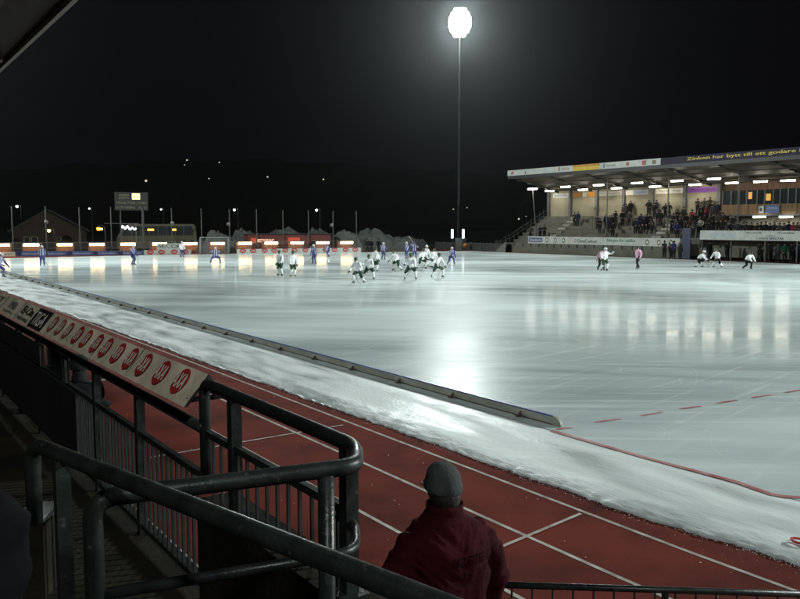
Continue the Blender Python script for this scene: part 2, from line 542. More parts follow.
def disc(mb, c, U, V, n=20, mi=0):
    c, U, V = Vector(c), Vector(U), Vector(V)
    mb.add([c + U * math.cos(2 * math.pi * k / n) + V * math.sin(2 * math.pi * k / n) for k in range(n)], [tuple(range(n))], mi)
    return mb


ZU = Vector((0, 0, 1))
# ================================================================== GROUND
X_BOARD = 10.45
g = MB()
g.quad((-900, -600, -0.06), (1300, -600, -0.06), (1300, 1400, -0.06), (-900, 1400, -0.06))
struct('ground', g, M['ground'])

GL0, GL1 = at(-30, 257.2), at(362, 252.6)                 # line of the boards behind the far goal
gdir = (GL1 - GL0).normalized()
gout = Vector((-gdir.y, gdir.x, 0))


def back(px, py, off):
    return atL(px, py, GL0 + gout * off, GL1 + gout * off)


tr = MB()
tr.quad((1.75, -40, 0), (88, -40, 0), (88, 112, 0), (1.75, 112, 0))
struct('running_track', tr, M['track'])

ICE_Z = 0.045
# the near edge of the ice and its snowy verge, along a line slightly wavering
random.seed(3)


def edge_x(y):
    base = 8.05 - 0.012 * max(0, min(40, y - 6)) + (0.30 if y < 7 else 0) * min(1, (7 - y) / 4 if y < 7 else 0)
    return base + 0.10 * mnoise.noise(Vector((y * 0.7, 0, 0))) + 0.05 * mnoise.noise(Vector((y * 3.1, 5, 0)))


ice = MB()
far_pts = [at(800, 269.8), at(655, 263.7)]
fx0 = 74.5
ys = [-40 + 1.0 * k for k in range(int(140) + 1)]
vs = []
for y in ys:
    vs.append((10.15, y, ICE_Z))
    vs.append((fx0, y, ICE_Z))
fs = [(2 * k, 2 * k + 1, 2 * k + 3, 2 * k + 2) for k in range(len(ys) - 1)]
ice.add(vs, fs)
# trim the far end along the board line
iceo = struct('ice', ice, M['ice'])
bm = bmesh.new()
bm.from_mesh(iceo.data)
bmesh.ops.bisect_plane(bm, geom=bm.verts[:] + bm.edges[:] + bm.faces[:], plane_co=GL0 + gout * 0.2, plane_no=gout, clear_outer=True)
bm.to_mesh(iceo.data)
bm.free()

# snow verge: a sheet from the ragged edge to the ice, a few cm thick, with frost lumps
sv = MB()
ny, nx = 1100, 34
Y0, Y1 = -8.0, 104.0
yy = [Y0 + (Y1 - Y0) * (k / (ny - 1)) ** 1.9 for k in range(ny)]
for y in yy:
    x0 = edge_x(y) + 0.05 * mnoise.noise(Vector((y * 9, 1, 0)))
    x0 += 0.045 * mnoise.noise(Vector((y * 23, 4, 0))) + 0.03 * mnoise.noise(Vector((y * 61, 8, 0)))
    for i in range(nx):
        t = i / (nx - 1)
        tt = t ** 1.7
        x = x0 + (10.30 - x0) * tt
        lump = mnoise.fractal(Vector((x * 2.2, y * 1.4, 0)), 0.8, 2.2, 5)
        fr = mnoise.fractal(Vector((x * 9, y * 7, 3)), 0.7, 2.1, 3)
        ridge = 0.055 * math.exp(-((tt - 0.14) / 0.11) ** 2)
        h = 0.030 + 0.024 * min(1, tt / 0.05) + ridge * 0.55 * (0.7 + 0.4 * lump) + 0.007 * lump * (1 - tt) + 0.016 * fr * max(0.12, 1 - tt * 2.6)
        if i == 0:
            h = 0.004
        if tt > 0.74:
            k = min(1, (tt - 0.74) / 0.24)
            h = h * (1 - k) + (ICE_Z - 0.012) * k
        sv.v.append(Vector((x, y, h)))
for j in range(ny - 1):
    for i in range(nx - 1):
        sv.f.append((j * nx + i, j * nx + i + 1, (j + 1) * nx + i + 1, (j + 1) * nx + i))
        sv.mi.append(0)
struct('snow_verge', sv, M['snow'], smooth=True)

# crumbs of frost shed along the ragged edge, and a few flakes on the track
random.seed(21)
cr_ = MB()


def crumb(x, y, z, r):
    o = len(cr_.v)
    a0 = random.uniform(0, 6.28)
    for k in range(5):
        a = a0 + 6.283 * k / 5
        q = r * random.uniform(0.6, 1.2)
        cr_.v.append(Vector((x + q * math.cos(a), y + q * math.sin(a), z)))
    cr_.v.append(Vector((x, y, z + r * random.uniform(0.5, 1.0))))
    for k in range(5):
        cr_.f.append((o + k, o + (k + 1) % 5, o + 5))
        cr_.mi.append(0)


for k in range(5500):
    y = 1.5 + 60 * random.random() ** 2.2
    off = random.expovariate(1 / 0.045) if random.random() < 0.9 else random.uniform(0, 0.5)
    crumb(edge_x(y) + 0.03 - off, y, 0.0005, random.uniform(0.003, 0.010) if off < 0.15 else random.uniform(0.002, 0.005))
for k in range(160):
    y = 1.5 + 22 * random.random() ** 1.5
    crumb(random.uniform(3.4, 7.6), y, 0.0095, random.uniform(0.004, 0.012))
tag(cr_.build('frost_crumbs', M['snow']), kind='stuff')

# lane lines of the track
ll = MB()


def lane(xs, x0, y0, y1, wd=0.055, z=0.004):
    n = 80
    pts = []
    for k in range(n + 1):
        y = y0 + (y1 - y0) * k / n
        x = x0 + (0.011 * (6 - y) ** 2 if y < 6 else 0)
        pts.append((x, y))
    v, f = [], []
    for x, y in pts:
        v += [(x - wd / 2, y, z), (x + wd / 2, y, z)]
    for k in range(n):
        f.append((2 * k, 2 * k + 1, 2 * k + 3, 2 * k + 2))
    xs.add(v, f)


for x0 in (7.62, 6.46, 5.30, 4.14, 2.98):
    lane(ll, x0, -12, 104)


def cross_line(p, q, wd=0.05, z=0.008):
    p, q = Vector(p), Vector(q)
    d = (q - p).normalized()
    n = Vector((-d.y, d.x, 0)) * wd / 2
    up = Vector((0, 0, z))
    ll.quad(p - n + up, q - n + up, q + n + up, p + n + up)


cross_line(at(150, 458), at(343, 425.3))
cross_line(at(490, 552), at(581, 514))
cross_line(at(84, 382.5), at(109, 379.5), 0.16)
tag(ll.build('lane_line', M['line']), kind='structure')

# red line along the open side and the dashes across the ice
rl = MB()


def ribbon(mb, pts, wd, z, m=0):
    v = []
    for i, p in enumerate(pts):
        p = Vector(p)
        t = (Vector(pts[min(i + 1, len(pts) - 1)]) - Vector(pts[max(i - 1, 0)]))
        n = Vector((-t.y, t.x, 0)).normalized() * wd / 2
        v += [p - n + ZU * z, p + n + ZU * z]
    mb.add(v, [(2 * k, 2 * k + 1, 2 * k + 3, 2 * k + 2) for k in range(len(pts) - 1)], m)


def flat(p):
    return Vector((p.x, p.y, 0))


rz = ICE_Z + 0.006
linepts = [flat(at(px, py, rz)) for px, py in ((552, 430.5), (600, 444.5), (650, 458.8), (700, 472.0), (738, 482.3), (757, 489.2), (772, 494.4), (785, 496.4), (800, 497.3), (815, 497.4), (850, 496))]
ribbon(rl, linepts, 0.105, rz)
for a, b in (((557, 429.2), (572, 427)), ((595, 422), (620, 418.8)), ((641, 415.6), (662, 412)), ((680, 408.8), (701, 406)), ((717, 403.2), (737, 400)),
             ((752, 397.6), (771, 394.6)), ((785, 392.5), (804, 389.5)), ((818, 387.3), (836, 384.5))):
    ribbon(rl, [flat(at(*a, rz)), flat(at(*b, rz))], 0.085, rz)
tag(rl.build('red_ice_marking', M['redline']), kind='structure')
rp = MB()
c = at(800, 543, 0.09)
rp.tube([c + Vector((0.07 * math.cos(a), 0.10 * math.sin(a), 0.02)) for a in [2 * math.pi * k / 12 for k in range(13)]], 0.014, 6)
tag(rp.build('hose_ring', M['red'], loc=(c.x, c.y, 0.05)), 'small red ring lying on the snow verge at the right edge', 'ring')

# hill with lights far away
hl = MB()
nseg = 60
prof = []
for k in range(nseg + 1):
    px = -400 + 1600 * k / nseg
    hgt = 30 + 26 * math.exp(-((px - 230) / 330) ** 2) + 5 * mnoise.noise(Vector((k * 0.7, 2, 0)))
    p = atD(px, HORIZON, 620)
    prof.append((p, hgt))
for p, h in prof:
    far = p + (p - CAM).normalized() * 260
    hl.v += [Vector((p.x, p.y, -0.5)), Vector((p.x, p.y, 3)), Vector((far.x, far.y, h * 1.3))]
for k in range(nseg):
    for q in range(2):
        hl.f.append((3 * k + q, 3 * (k + 1) + q, 3 * (k + 1) + q + 1, 3 * k + q + 1))
        hl.mi.append(0)
struct('hill', hl, M['hill'])

# ================================================================== LOW RINK BOARDS ALONG THE NEAR SIDE
yend = at(549, 430, ICE_Z).y
SEC = 4.0
BZ = ICE_Z - 0.01


def rink_board(y0, last=False):
    lab = ('low cream rink board with a rounded white end, nearest of the row' if last else
           'low cream rink board with blue top edge standing on the near edge of the ice')
    t = empty('rink_board', (X_BOARD, y0, BZ), lab, 'rink board', 'rink boards along the near side')
    b = MB()
    y1 = y0 + SEC - 0.012
    if last:
        prof = [(y0 + 0.22, 0.0), (y1, 0.0), (y1, 0.15), (y0 + 0.22, 0.15)]
    else:
        prof = [(y0, 0), (y1, 0), (y1, 0.15), (y0, 0.15)]
    b.prism([(X_BOARD - 0.022, y, BZ + 0.012 + z) for y, z in prof], (0.044, 0, 0))
    b.build('panel', M['boardcream'], t)
    c_ = MB()
    c_.box((X_BOARD - 0.027, prof[0][0], BZ + 0.162), (X_BOARD + 0.027, y1, BZ + 0.182))
    c_.build('cap', M['cap'], t)
    for dy in (1.05, 3.1):
        f_ = MB()
        f_.box((X_BOARD - 0.13, y0 + dy - 0.035, BZ), (X_BOARD - 0.0225, y0 + dy + 0.035, BZ + 0.045))
        f_.prism([(X_BOARD - 0.11, y0 + dy - 0.012, BZ + 0.045), (X_BOARD - 0.0225, y0 + dy - 0.012, BZ + 0.045),
                  (X_BOARD - 0.0225, y0 + dy - 0.012, BZ + 0.12)], (0, 0.024, 0))
        f_.build('foot', M['rust'], t)
    s_ = MB()
    s_.box((X_BOARD - 0.028, prof[0][0], BZ + 0.002), (X_BOARD - 0.0224, y1, BZ + 0.03))
    s_.build('base_strip', M['rust'], t)
    if last:
        e = MB()
        pts = [(y0 + 0.217, 0.012), (y0 + 0.217, 0.184)] + [(y0 + 0.217 - 0.21 * math.sin(a), 0.012 + 0.172 * math.cos(a)) for a in [R(15 * k) for k in range(1, 7)]]
        e.prism([(X_BOARD - 0.03, y, BZ + z) for y, z in pts], (0.06, 0, 0))
        e.build('rounded_end', M['boardcream'], t)
    return t


rink_board(yend, True)
b0 = rink_board(yend + SEC)
for k in range(2, 22):
    copy_tree(b0, (X_BOARD, yend + SEC * k, BZ))

# ================================================================== FAR END: BOARDS, GOAL, POLES, SHELTERS
FZ = 0.0


def far_panel(p0, p1, top, bot, off=0.0, z0=0.04):
    a, b = back(p0, bot, off), back(p1, bot, off)
    h = back((p0 + p1) / 2, top, off).z
    a.z = b.z = z0
    return a, b, h


def board_thing(name, p0, p1, top, bot, m, label, group, off=0.0, thick=0.06):
    a, b, h = far_panel(p0, p1, top, bot, off)
    t = empty(name, a, label, 'ad board', group)
    u = (b - a) * 0.996
    mb = MB()
    mb.prism([a, a + u, a + u + ZU * (h - a.z), a + ZU * (h - a.z)], gout * thick)
    mb.build('panel', m, t)
    return t, a, u, h - a.z


LIFT = -gout * 0.012
names = ['blue ad board with pale lettering, %s of the row left of the goal' % w for w in ('first', 'second', 'third', 'fourth', 'fifth')]
t, a, u, h = board_thing('ad_board', -12, 15.3, 252.0, 256.9, M['banner2'], 'yellowed white ad board at the left edge behind the far end of the ice', 'boards behind the far goal')
mb = MB()
put_text(mb, 'Mellansvenska', a + u * 0.1 + ZU * h * 0.32, u * 0.8, ZU * h * 0.42, LIFT)
mb.build('lettering', M['greyink'], t)
for k, (p0, p1) in enumerate(((16.5, 42), (42, 67.3), (67.3, 93), (93, 117.5), (117.5, 143.6))):
    t, a, u, h = board_thing('ad_board', p0, p1, 251.0, 256.4, M['blue'], names[k], 'boards behind the far goal')
    mb = MB()
    put_text(mb, 'Indkonsulten', a + u * 0.24 + ZU * h * 0.30, u * 0.66, ZU * h * 0.42, LIFT, bold=0.006)
    mb.build('lettering', M['skyink'], t)
    mb = MB()
    mb.quad(a + u * 0.02 + ZU * h * 0.06 + LIFT, a + u * 0.19 + ZU * h * 0.06 + LIFT, a + u * 0.19 + ZU * h * 0.94 + LIFT, a + u * 0.02 + ZU * h * 0.94 + LIFT)
    mb.build('dark_square', M['navy'], t)
axa = [(144, 168), (168, 191.5), (237, 259), (259, 280), (280, 300), (300, 320), (320, 340), (340, 361)]
word = ('first', 'second', 'third', 'fourth', 'fifth', 'sixth')
for k, (p0, p1) in enumerate(axa):
    bot = 255.6 - (p0 - 144) * 0.0125
    lab = ('white ad board with two red AXA ovals, %s left of the goal' % ('farther' if k == 0 else 'nearer') if k < 2 else
           'white ad board with two red AXA ovals, %s of the row right of the goal' % word[k - 2])
    t, a, u, h = board_thing('ad_board', p0, p1, bot - 5.4, bot, M['white'], lab, 'boards behind the far goal')
    for cx in (0.27, 0.73):
        mb = MB()
        disc(mb, a + u * cx + ZU * h * 0.60 + LIFT, u.normalized() * 0.42, ZU * 0.30, 18)
        s_ = mb.build('red_oval', M['red'], t)
        mb = MB()
        put_text(mb, 'AXA', a + u * cx - u.normalized() * 0.27 + ZU * (h * 0.60 - 0.13) + LIFT * 1.6, u.normalized() * 0.54, ZU * 0.26, LIFT * 0.3)
        mb.build('lettering', M['offwhite'], s_)
# second row behind the AXA boards with dark letters
t, a, u, h = board_thing('ad_board', 157, 183, 243.4, 250.3, M['white'], 'raised pale board with dark letters above the AXA boards left of the goal', 'boards behind the far goal', off=0.7)
mb = MB()
put_text(mb, 'SECOR', a + u * 0.05 + ZU * h * 0.60, u * 0.9, ZU * h * 0.32, LIFT, bold=0.01)
mb.build('lettering', M['black'], t)

# tall net poles, each with a thin stem and small top
pole_px = [(13.5, 206), (47, 206), (80.5, 207), (112, 207), (143.3, 208), (172.5, 208), (202, 208.5), (230, 209), (257, 209), (283.3, 210), (308.7, 210), (333.3, 211), (356.5, 211)]
for k, (px, py) in enumerate(pole_px):
    base = back(px, 256 - px * 0.01, 1.6)
    base.z = 0
    top = back(px, py, 1.6).z
    t = empty('net_pole', base, 'thin grey net pole, %s' % (
        'at the left edge' if k == 0 else 'before the gabled house' if k == 1 else 'beside the house' if k == 2 else 'left of the lit sign' if k == 3
        else 'below the scoreboard' if k == 4 else 'before the coach' if k == 5 else 'at the left goalpost' if k == 6 else 'at the right goalpost' if k == 7
        else 'before the kiosk sign' if k == 8 else 'before the middle of the red kiosk' if k == 9 else 'before the right end of the kiosk' if k == 10
        else 'beside the grey loudspeaker right of the kiosk' if k == 11 else 'last one on the right before the snow'), 'pole', 'net poles behind the far goal')
    m1 = MB()
    m1.tube([base, base + ZU * top], [0.075, 0.055], 8)
    m1.build('stem', M['polegrey'], t, smooth=True)
    m2 = MB()
    m2.box(base + Vector((-0.14, -0.14, 0)), base + Vector((0.14, 0.14, 0.03)))
    m2.build('base_plate', M['darksteel'], t)

# wire fence between the poles, low and pale
wf_a, wf_b = back(-15, 250, 1.35), back(362, 250, 1.35)
wf_a.z = wf_b.z = 0
wt = empty('wire_fence', wf_a, 'low pale wire fence running behind the boards of the far end', 'fence')
mb = MB()
L_ = (wf_b - wf_a).length
dirw = (wf_b - wf_a).normalized()
for z in (0.1, 0.9, 1.62):
    mb.tube([wf_a + ZU * z, wf_b + ZU * z], 0.022, 6)
mb.build('rails', M['steel'], wt)
mb = MB()
nv = 330
for k in range(nv):
    p = wf_a + dirw * (L_ * k / (nv - 1))
    mb.box(p + Vector((-0.006, -0.006, 0)), p + Vector((0.006, 0.006, 1.62)))
mb.build('wire_mesh', M['steel'], wt)
for k in range(0, 16):
    p = wf_a + dirw * (L_ * k / 15)
    mb = MB()
    mb.tube([p, p + ZU * 1.68], 0.03, 6)
    mb.build('post', M['steel'], wt)

# loudspeakers on some poles
for px, py, w in ((46.4, 222, 'before the gable of the brown house'), (172, 223, 'above the coach roof'), (228, 224, 'above the right goalpost'), (331, 225, 'right of the red kiosk')):
    c_ = back(px, py, 1.42)
    t = empty('loudspeaker', c_, 'small round grey loudspeaker on a net pole %s' % w, 'loudspeaker', 'loudspeakers on the net poles')
    mb = MB()
    dn = -gout
    mb.tube([c_ - gout * 0.02, c_ - gout * 0.16, c_ - gout * 0.34], [0.08, 0.14, 0.24], 14)
    mb.build('horn', M['steel'], t, smooth=True)
    mb = MB()
    mb.tube([c_ + gout * 0.15, c_ - gout * 0.0205], 0.05, 8)
    mb.build('driver', M['darksteel'], t)

# lit shelters: a low back wall, roof and bright warm tube
lamps = [2, 31.5, 65, 97, 128, 159.5, 190, 217.5, 244.5, 270.7, 296.5, 322, 346]
sh_lab = ['at the left edge', 'left of the skater in violet', 'before the brown house', 'before the dark gap beside the house', 'below the lit white sign',
          'behind the first AXA boards', 'before the rear of the coach', 'seen through the goal', 'right of the goal', 'below the kiosk sign',
          'below the middle of the red kiosk', 'right of the kiosk', 'last one on the right']


def shelter(px, label):
    c_ = back(px, 247, 3.4)
    c_.z = 0
    t = empty('lit_shelter', c_, 'low timber shelter with a bright warm tube, ' + label, 'shelter', 'lit shelters behind the far boards')
    ux = gdir * 1.0
    mb = MB()
    mb.obox(c_ + gout * 0.5 + ZU * 0.72, gdir * 1.05, gout * 0.03, ZU * 0.72)
    mb.build('back_wall', M['shelterwall'], t)
    mb = MB()
    mb.obox(c_ + ZU * 1.49 + gout * 0.1, gdir * 1.12, gout * 0.55, ZU * 0.03)
    mb.build('roof', M['darksteel'], t)
    for s in (-1, 1):
        mb = MB()
        mb.obox(c_ + gdir * 1.0 * s - gout * 0.38 + ZU * 0.72, gdir * 0.03, gout * 0.03, ZU * 0.72)
        mb.build('post', M['darksteel'], t)
    mb = MB()
    mb.obox(c_ - gout * 0.40 + ZU * 1.31, gdir * 0.86, gout * 0.06, ZU * 0.14)
    mb.build('lamp_tube', M['warmtube'], t)
    mb = MB()
    mb.obox(c_ + gout * 0.15 + ZU * 0.42, gdir * 1.1, gout * 0.16, ZU * 0.03)
    mb.build('bench', M['darkwood'], t)
    return t


s0 = shelter(lamps[0], sh_lab[0])
for px, lb in zip(lamps[1:], sh_lab[1:]):
    c_ = back(px, 247, 3.4)
    c_.z = 0
    o = copy_tree(s0, c_)
    o['label'] = 'low timber shelter with a bright warm tube, ' + lb

# goal
gl, gr = back(200.5, 255, -2.2), back(229, 254.4, -2.2)
gl.z = gr.z = ICE_Z
gu = (gr - gl).normalized()
gw = 3.5
gc = (gl + gr) / 2
gl, gr = gc - gu * gw / 2, gc + gu * gw / 2
t = empty('bandy_goal', gc, 'white framed goal with pale net at the far end of the ice', 'goal')
for s, p in (('l', gl), ('r', gr)):
    mb = MB()
    mb.tube([p, p + ZU * 2.12], 0.055, 8)
    mb.build('goalpost', M['dullwhite'], t, smooth=True)
mb = MB()
mb.tube([gl + ZU * 2.12 - gu * 0.055, gr + ZU * 2.12 + gu * 0.055], 0.055, 8)
mb.build('crossbar', M['dullwhite'], t, smooth=True)
mb = MB()
bk = gout * 1.1
for s, p in ((0, gl), (1, gr)):
    mb.tube([p + ZU * 2.1, p + gout * 0.5 + ZU * 2.08, p + bk + ZU * 0.02], 0.03, 6)
mb.tube([gl + bk + ZU * 0.03, gr + bk + ZU * 0.03], 0.03, 6)
mb.build('back_frame', M['dullwhite'], t)
mb = MB()
for k in range(19):
    p = gl + (gr - gl) * k / 18
    mb.tube([p + ZU * 2.1, p + gout * 0.5 + ZU * 2.06, p + bk + ZU * 0.03], 0.006, 3, caps=False)
for k in range(1, 12):
    f = k / 12
    q = gout * (0.5 + 0.6 * f) + ZU * (2.06 * (1 - f))
    mb.tube([gl + q, gr + q], 0.006, 3, caps=False)
mb.build('net', M['dullwhite'], t)

# ------------------------------------------------------------------ snow heaps
def heap(p0, p1, top, off, label, seed):
    a, b = back(p0, 252, off), back(p1, 252, off)
    a.z = b.z = 0
    c_ = (a + b) / 2
    w = (b - a).length / 2
    h = back((p0 + p1) / 2, top, off).z
    mb = MB()
    nu, nr = 56, 20
    vs = [c_ + ZU * h]
    for j in range(1, nr + 1):
        rr = j / nr
        for i in range(nu):
            ph = 2 * math.pi * i / nu
            x, y = math.cos(ph) * rr, math.sin(ph) * rr
            n = mnoise.fractal(Vector((x * 1.6 + seed, y * 1.6, 0)), 0.9, 2.1, 6)
            nb = mnoise.fractal(Vector((x * 6 + seed, y * 6, 2)), 0.9, 2.1, 4)
            z = h * max(0, (1 - rr ** 3.2)) * (0.84 + 0.30 * n) + 0.10 * h * nb * (1 - rr ** 4)
            vs.append(c_ + gdir * (x * w * 1.05) + gout * (y * 4.0) + ZU * (max(0, z) if j < nr else -0.05))
    fs = [(0, 1 + i, 1 + (i + 1) % nu) for i in range(nu)]
    for j in range(nr - 1):
        for i in range(nu):
            fs.append((1 + j * nu + i, 1 + (j + 1) * nu + i, 1 + (j + 1) * nu + (i + 1) % nu, 1 + j * nu + (i + 1) % nu))
    mb.add(vs, fs)
    tag(mb.build('snow_heap', M['heap'], loc=c_, smooth=True), label, 'snow heap', 'heaps of cleared snow behind the far end')


heap(201, 236, 229.5, 9.0, 'grey heap of cleared snow behind the goal', 1.0)
heap(228, 262, 229.0, 13.0, 'grey heap of cleared snow between the goal and the kiosk sign', 7.3)
heap(262, 306, 228.5, 16.0, 'long grey heap of snow rising behind the middle of the red kiosk', 3.1)
heap(298, 338, 230.5, 16.5, 'grey heap of snow behind the right end of the kiosk', 5.7)
heap(326, 362, 231.5, 9.0, 'grey heap of snow right of the red kiosk', 9.2)
heap(346, 398, 229.5, 11.0, 'largest grey heap of snow, behind two dark bystanders', 11.4)
heap(385, 428, 236.0, 9.0, 'low grey heap of snow tapering off toward the floodlight mast', 14.9)

# ------------------------------------------------------------------ coach
bl, br = back(117, 250, 15), back(197, 250, 15)
bl.z = br.z = 0
bdir = (br - bl).normalized()
bn = Vector((-bdir.y, bdir.x, 0))
BL = (br - bl).length
bh = back(157, 224, 15).z
bus = empty('coach', (bl + br) / 2, 'cream coach with a dark window band parked behind the far boards', 'coach')


def bp(s, d, z):
    return bl + bdir * (s * BL) + bn * d + ZU * z


wz0, wz1 = back(157, 235.5, 15).z, back(157, 226.2, 15).z
mb = MB()
prof = [(0.0, 0.45), (1.0, 0.45), (1.0, wz0), (0.985, bh - 0.35), (0.96, bh), (0.16, bh), (0.10, bh - 0.2), (0.02, wz0), (0.0, wz0 - 0.6)]
mb.prism([bp(s, 0, z) for s, z in prof], bn * 2.5)
mb.build('body', M['buscream'], bus)
mb = MB()
mb.prism([bp(s, -0.03, z) for s, z in ((0.06, wz0), (0.955, wz0), (0.945, wz1), (0.12, wz1))], bn * 0.028)
band = mb.build('window_band', M['glass'], bus)
mb = MB()
for k in range(1, 8):
    s = 0.08 + 0.86 * k / 8
    mb.obox(bp(s, -0.045, (wz0 + wz1) / 2), bdir * 0.04, bn * 0.012, ZU * (wz1 - wz0) / 2)
mb.build('window_pillars', M['darksteel'], band)
for s0_, s1_ in ((0.38, 0.46), (0.69, 0.74)):
    mb = MB()
    zc = wz0 + (wz1 - wz0) * 0.62
    mb.obox(bp((s0_ + s1_) / 2, -0.05, zc), bdir * (s1_ - s0_) / 2 * BL, bn * 0.015, ZU * 0.14)
    mb.build('cabin_lamp', M['orangeglow'], bus)
for s in (0.16, 0.66, 0.74):
    mb = MB()
    cc = bp(s, 0.1, 0.5)
    mb.tube([cc - bn * 0.16, cc + bn * 0.12], 0.5, 20)
    w_ = mb.build('wheel', M['rubber'], bus)
    mb = MB()
    mb.tube([cc - bn * 0.175, cc - bn * 0.162], 0.27, 16)
    mb.build('rim', M['steel'], w_)
mb = MB()
mb.obox(bp(0.975, -0.12, wz0 + 0.8), bdir * 0.10, bn * 0.06, ZU * 0.22)
mb.build('wing_mirror', M['black'], bus)

# white lit sign left of the coach windows, on its own frame
a, b = back(121.5, 228, 13), back(136, 228, 13)
t = empty('lit_sign', (a.x, a.y, 0), 'small glowing white sign with wavy script before the coach', 'sign')
mb = MB()
for p in (a, b):
    mb.tube([Vector((p.x, p.y, 0)) + gout * 0.05, Vector((p.x, p.y, p.z + 0.6)) + gout * 0.05], 0.05, 6)
mb.tube([Vector((a.x, a.y, a.z + 0.62)) - gdir * 2.2 + gout * 0.05, Vector((b.x, b.y, a.z + 0.62)) + gdir * 0.4 + gout * 0.05], 0.05, 6)
mb.build('frame', M['steel'], t)
mb = MB()
pts = []
for k in range(40):
    f = k / 39
    p = a + (b - a) * f
    pts.append(Vector((p.x, p.y, a.z + 0.20 * math.sin(f * 19) * (1.2 - 0.5 * f) + 0.1 * math.sin(f * 6))))
mb.tube(pts, 0.10, 6)
mb.build('neon_tube', M['neon'], t)

# brown house with gable
ha, hb = back(13, 250, 42), back(86, 250, 42)
ha.z = hb.z = 0
hd = (hb - ha).normalized()
hn = Vector((-hd.y, hd.x, 0))
HW = (hb - ha).length
eave = back(50, 230, 42).z
ridge = back(48.5, 210, 42).z
house = empty('gabled_house', (ha + hb) / 2, 'brown gabled house standing dim behind the far boards', 'house')
mb = MB()
mb.prism([ha, hb, hb + ZU * eave, ha + hd * HW * 0.48 + ZU * ridge, ha + ZU * eave], hn * 16)
mb.build('wall', M['house'], house)
for s, (e0, e1) in enumerate(((ha + ZU * eave, ha + hd * HW * 0.48 + ZU * ridge), (hb + ZU * eave, ha + hd * HW * 0.48 + ZU * ridge))):
    mb = MB()
    d = (e0 - e1).normalized()
    nrm = hn.cross(d).normalized()
    if nrm.z < 0:
        nrm = -nrm
    p = [e1 - hn * 0.5 + nrm * 0.01, e0 + d * 0.7 - hn * 0.5 + nrm * 0.01]
    mb.prism([p[0], p[1], p[1] + nrm * 0.22, p[0] + nrm * 0.22], hn * 17)
    mb.build('roof', M['roofdark'], house)
for px0, px1, y0_, y1_ in ((24, 30, 236.5, 243), (31.5, 38, 236.5, 243), (57, 61, 237, 241)):
    q0, q1 = atL(px0, y1_, ha, hb), atL(px1, y0_, ha, hb)
    mb = MB()
    mb.obox((q0 + q1) / 2 - hn * 0.04, hd * (q1 - q0).dot(hd) / 2, hn * 0.038, ZU * (q1.z - q0.z) / 2)
    fr = mb.build('window', M['white'] if False else M['cream'], house)
    mb = MB()
    mb.obox((q0 + q1) / 2 - hn * 0.09, hd * (q1 - q0).dot(hd) / 2 * 0.8, hn * 0.01, ZU * (q1.z - q0.z) / 2 * 0.85)
    mb.build('pane', M['glass'], fr)


def street_lamp(px, py, base_off, m, label, name='street_lamp', r=0.22, dist=None, ground=0.0, group='lamps in the dark beyond the ice', arm=True):
    if dist is None:
        c_ = back(px, py, base_off)
    else:
        c_ = atD(px, py, dist)
    b_ = Vector((c_.x, c_.y, ground))
    t = empty(name, b_, label, 'street lamp', group)
    side = RGT * (r * 3)
    mb = MB()
    k_ = max(1.0, r / 0.22)
    mb.tube([b_ + side, Vector((c_.x, c_.y, c_.z + 0.15 * k_)) + side, Vector((c_.x, c_.y, c_.z + 0.35 * k_)) + side * 0.6, Vector((c_.x, c_.y, c_.z + 0.35 * k_))], [0.09 * k_, 0.06 * k_, 0.05 * k_, 0.05 * k_], 8)
    mb.build('post', M['darksteel'], t)
    mb = MB()
    mb.ell(c_ + ZU * 0.12 * k_, (r * 1.25, r * 1.25, 0.24 * k_), 14, 5, vmax=0.5)
    mb.build('hood', M['darksteel'], t)
    mb = MB()
    mb.ell(c_, (r, r, r), 12, 8)
    mb.build('bulb', m, t)
    return t


street_lamp(49, 230.5, 34, M['warmglow'], 'warm lamp glowing before the gable of the brown house', r=0.26)
street_lamp(98.5, 228.6, 34, M['orangeglow'], 'orange street lamp right of the brown house', r=0.34)
street_lamp(101.5, 228.9, 34, M['warmglow'], 'yellow core of the paired street lamp right of the brown house', r=0.20)
street_lamp(17, 206.3, 55, M['spotglow'], 'white street lamp high at the left edge above the house')
street_lamp(89.3, 208.5, 75, M['spotglow'], 'faint white street lamp right of the house roof', r=0.16)
street_lamp(161, 209.3, 75, M['spotglow'], 'faint white street lamp right of the scoreboard', r=0.16)
street_lamp(234.3, 209.7, 55, M['spotglow'], 'bright white street lamp above the goal')
street_lamp(316.6, 210, 55, M['spotglow'], 'bright white street lamp above the right end of the kiosk')
for px, py, r, m, lb in ((146, 180.6, 0.95, 'spotglow', 'bright distant lamp on the dark hill above the scoreboard'), (187, 160, 0.62, 'warmglow', 'highest distant lamp on the dark hill'),
                         (184.5, 164.8, 0.42, 'warmglow', 'faint distant lamp just below the highest one on the hill'), (219.3, 162.3, 0.5, 'spotglow', 'distant lamp on the hill right of the highest one'),
                         (209, 178.4, 0.5, 'warmglow', 'faint distant lamp low on the hill above the goal'), (267.6, 176.8, 0.62, 'spotglow', 'distant lamp on the hill above the kiosk sign'),
                         (323.4, 179.2, 0.6, 'spotglow', 'distant lamp on the hill, farthest to the right of the group'), (453.3, 209.2, 0.5, 'spotglow', 'faint lamp just left of the tall floodlight mast'),
                         (467, 207.5, 0.4, 'spotglow', 'faint lamp just right of the tall floodlight mast'), (518.8, 218.8, 0.75, 'warmglow', 'distant lamp left of the stairs side of the far stand'),
                         (526, 216.4, 0.35, 'spotglow', 'small faint lamp nearest to the side of the far stand')):
    p = atD(px, py, 612)
    street_lamp(px, py, 0, M['farglow'], lb, r=r, dist=612, ground=max(0, p.z - 9))

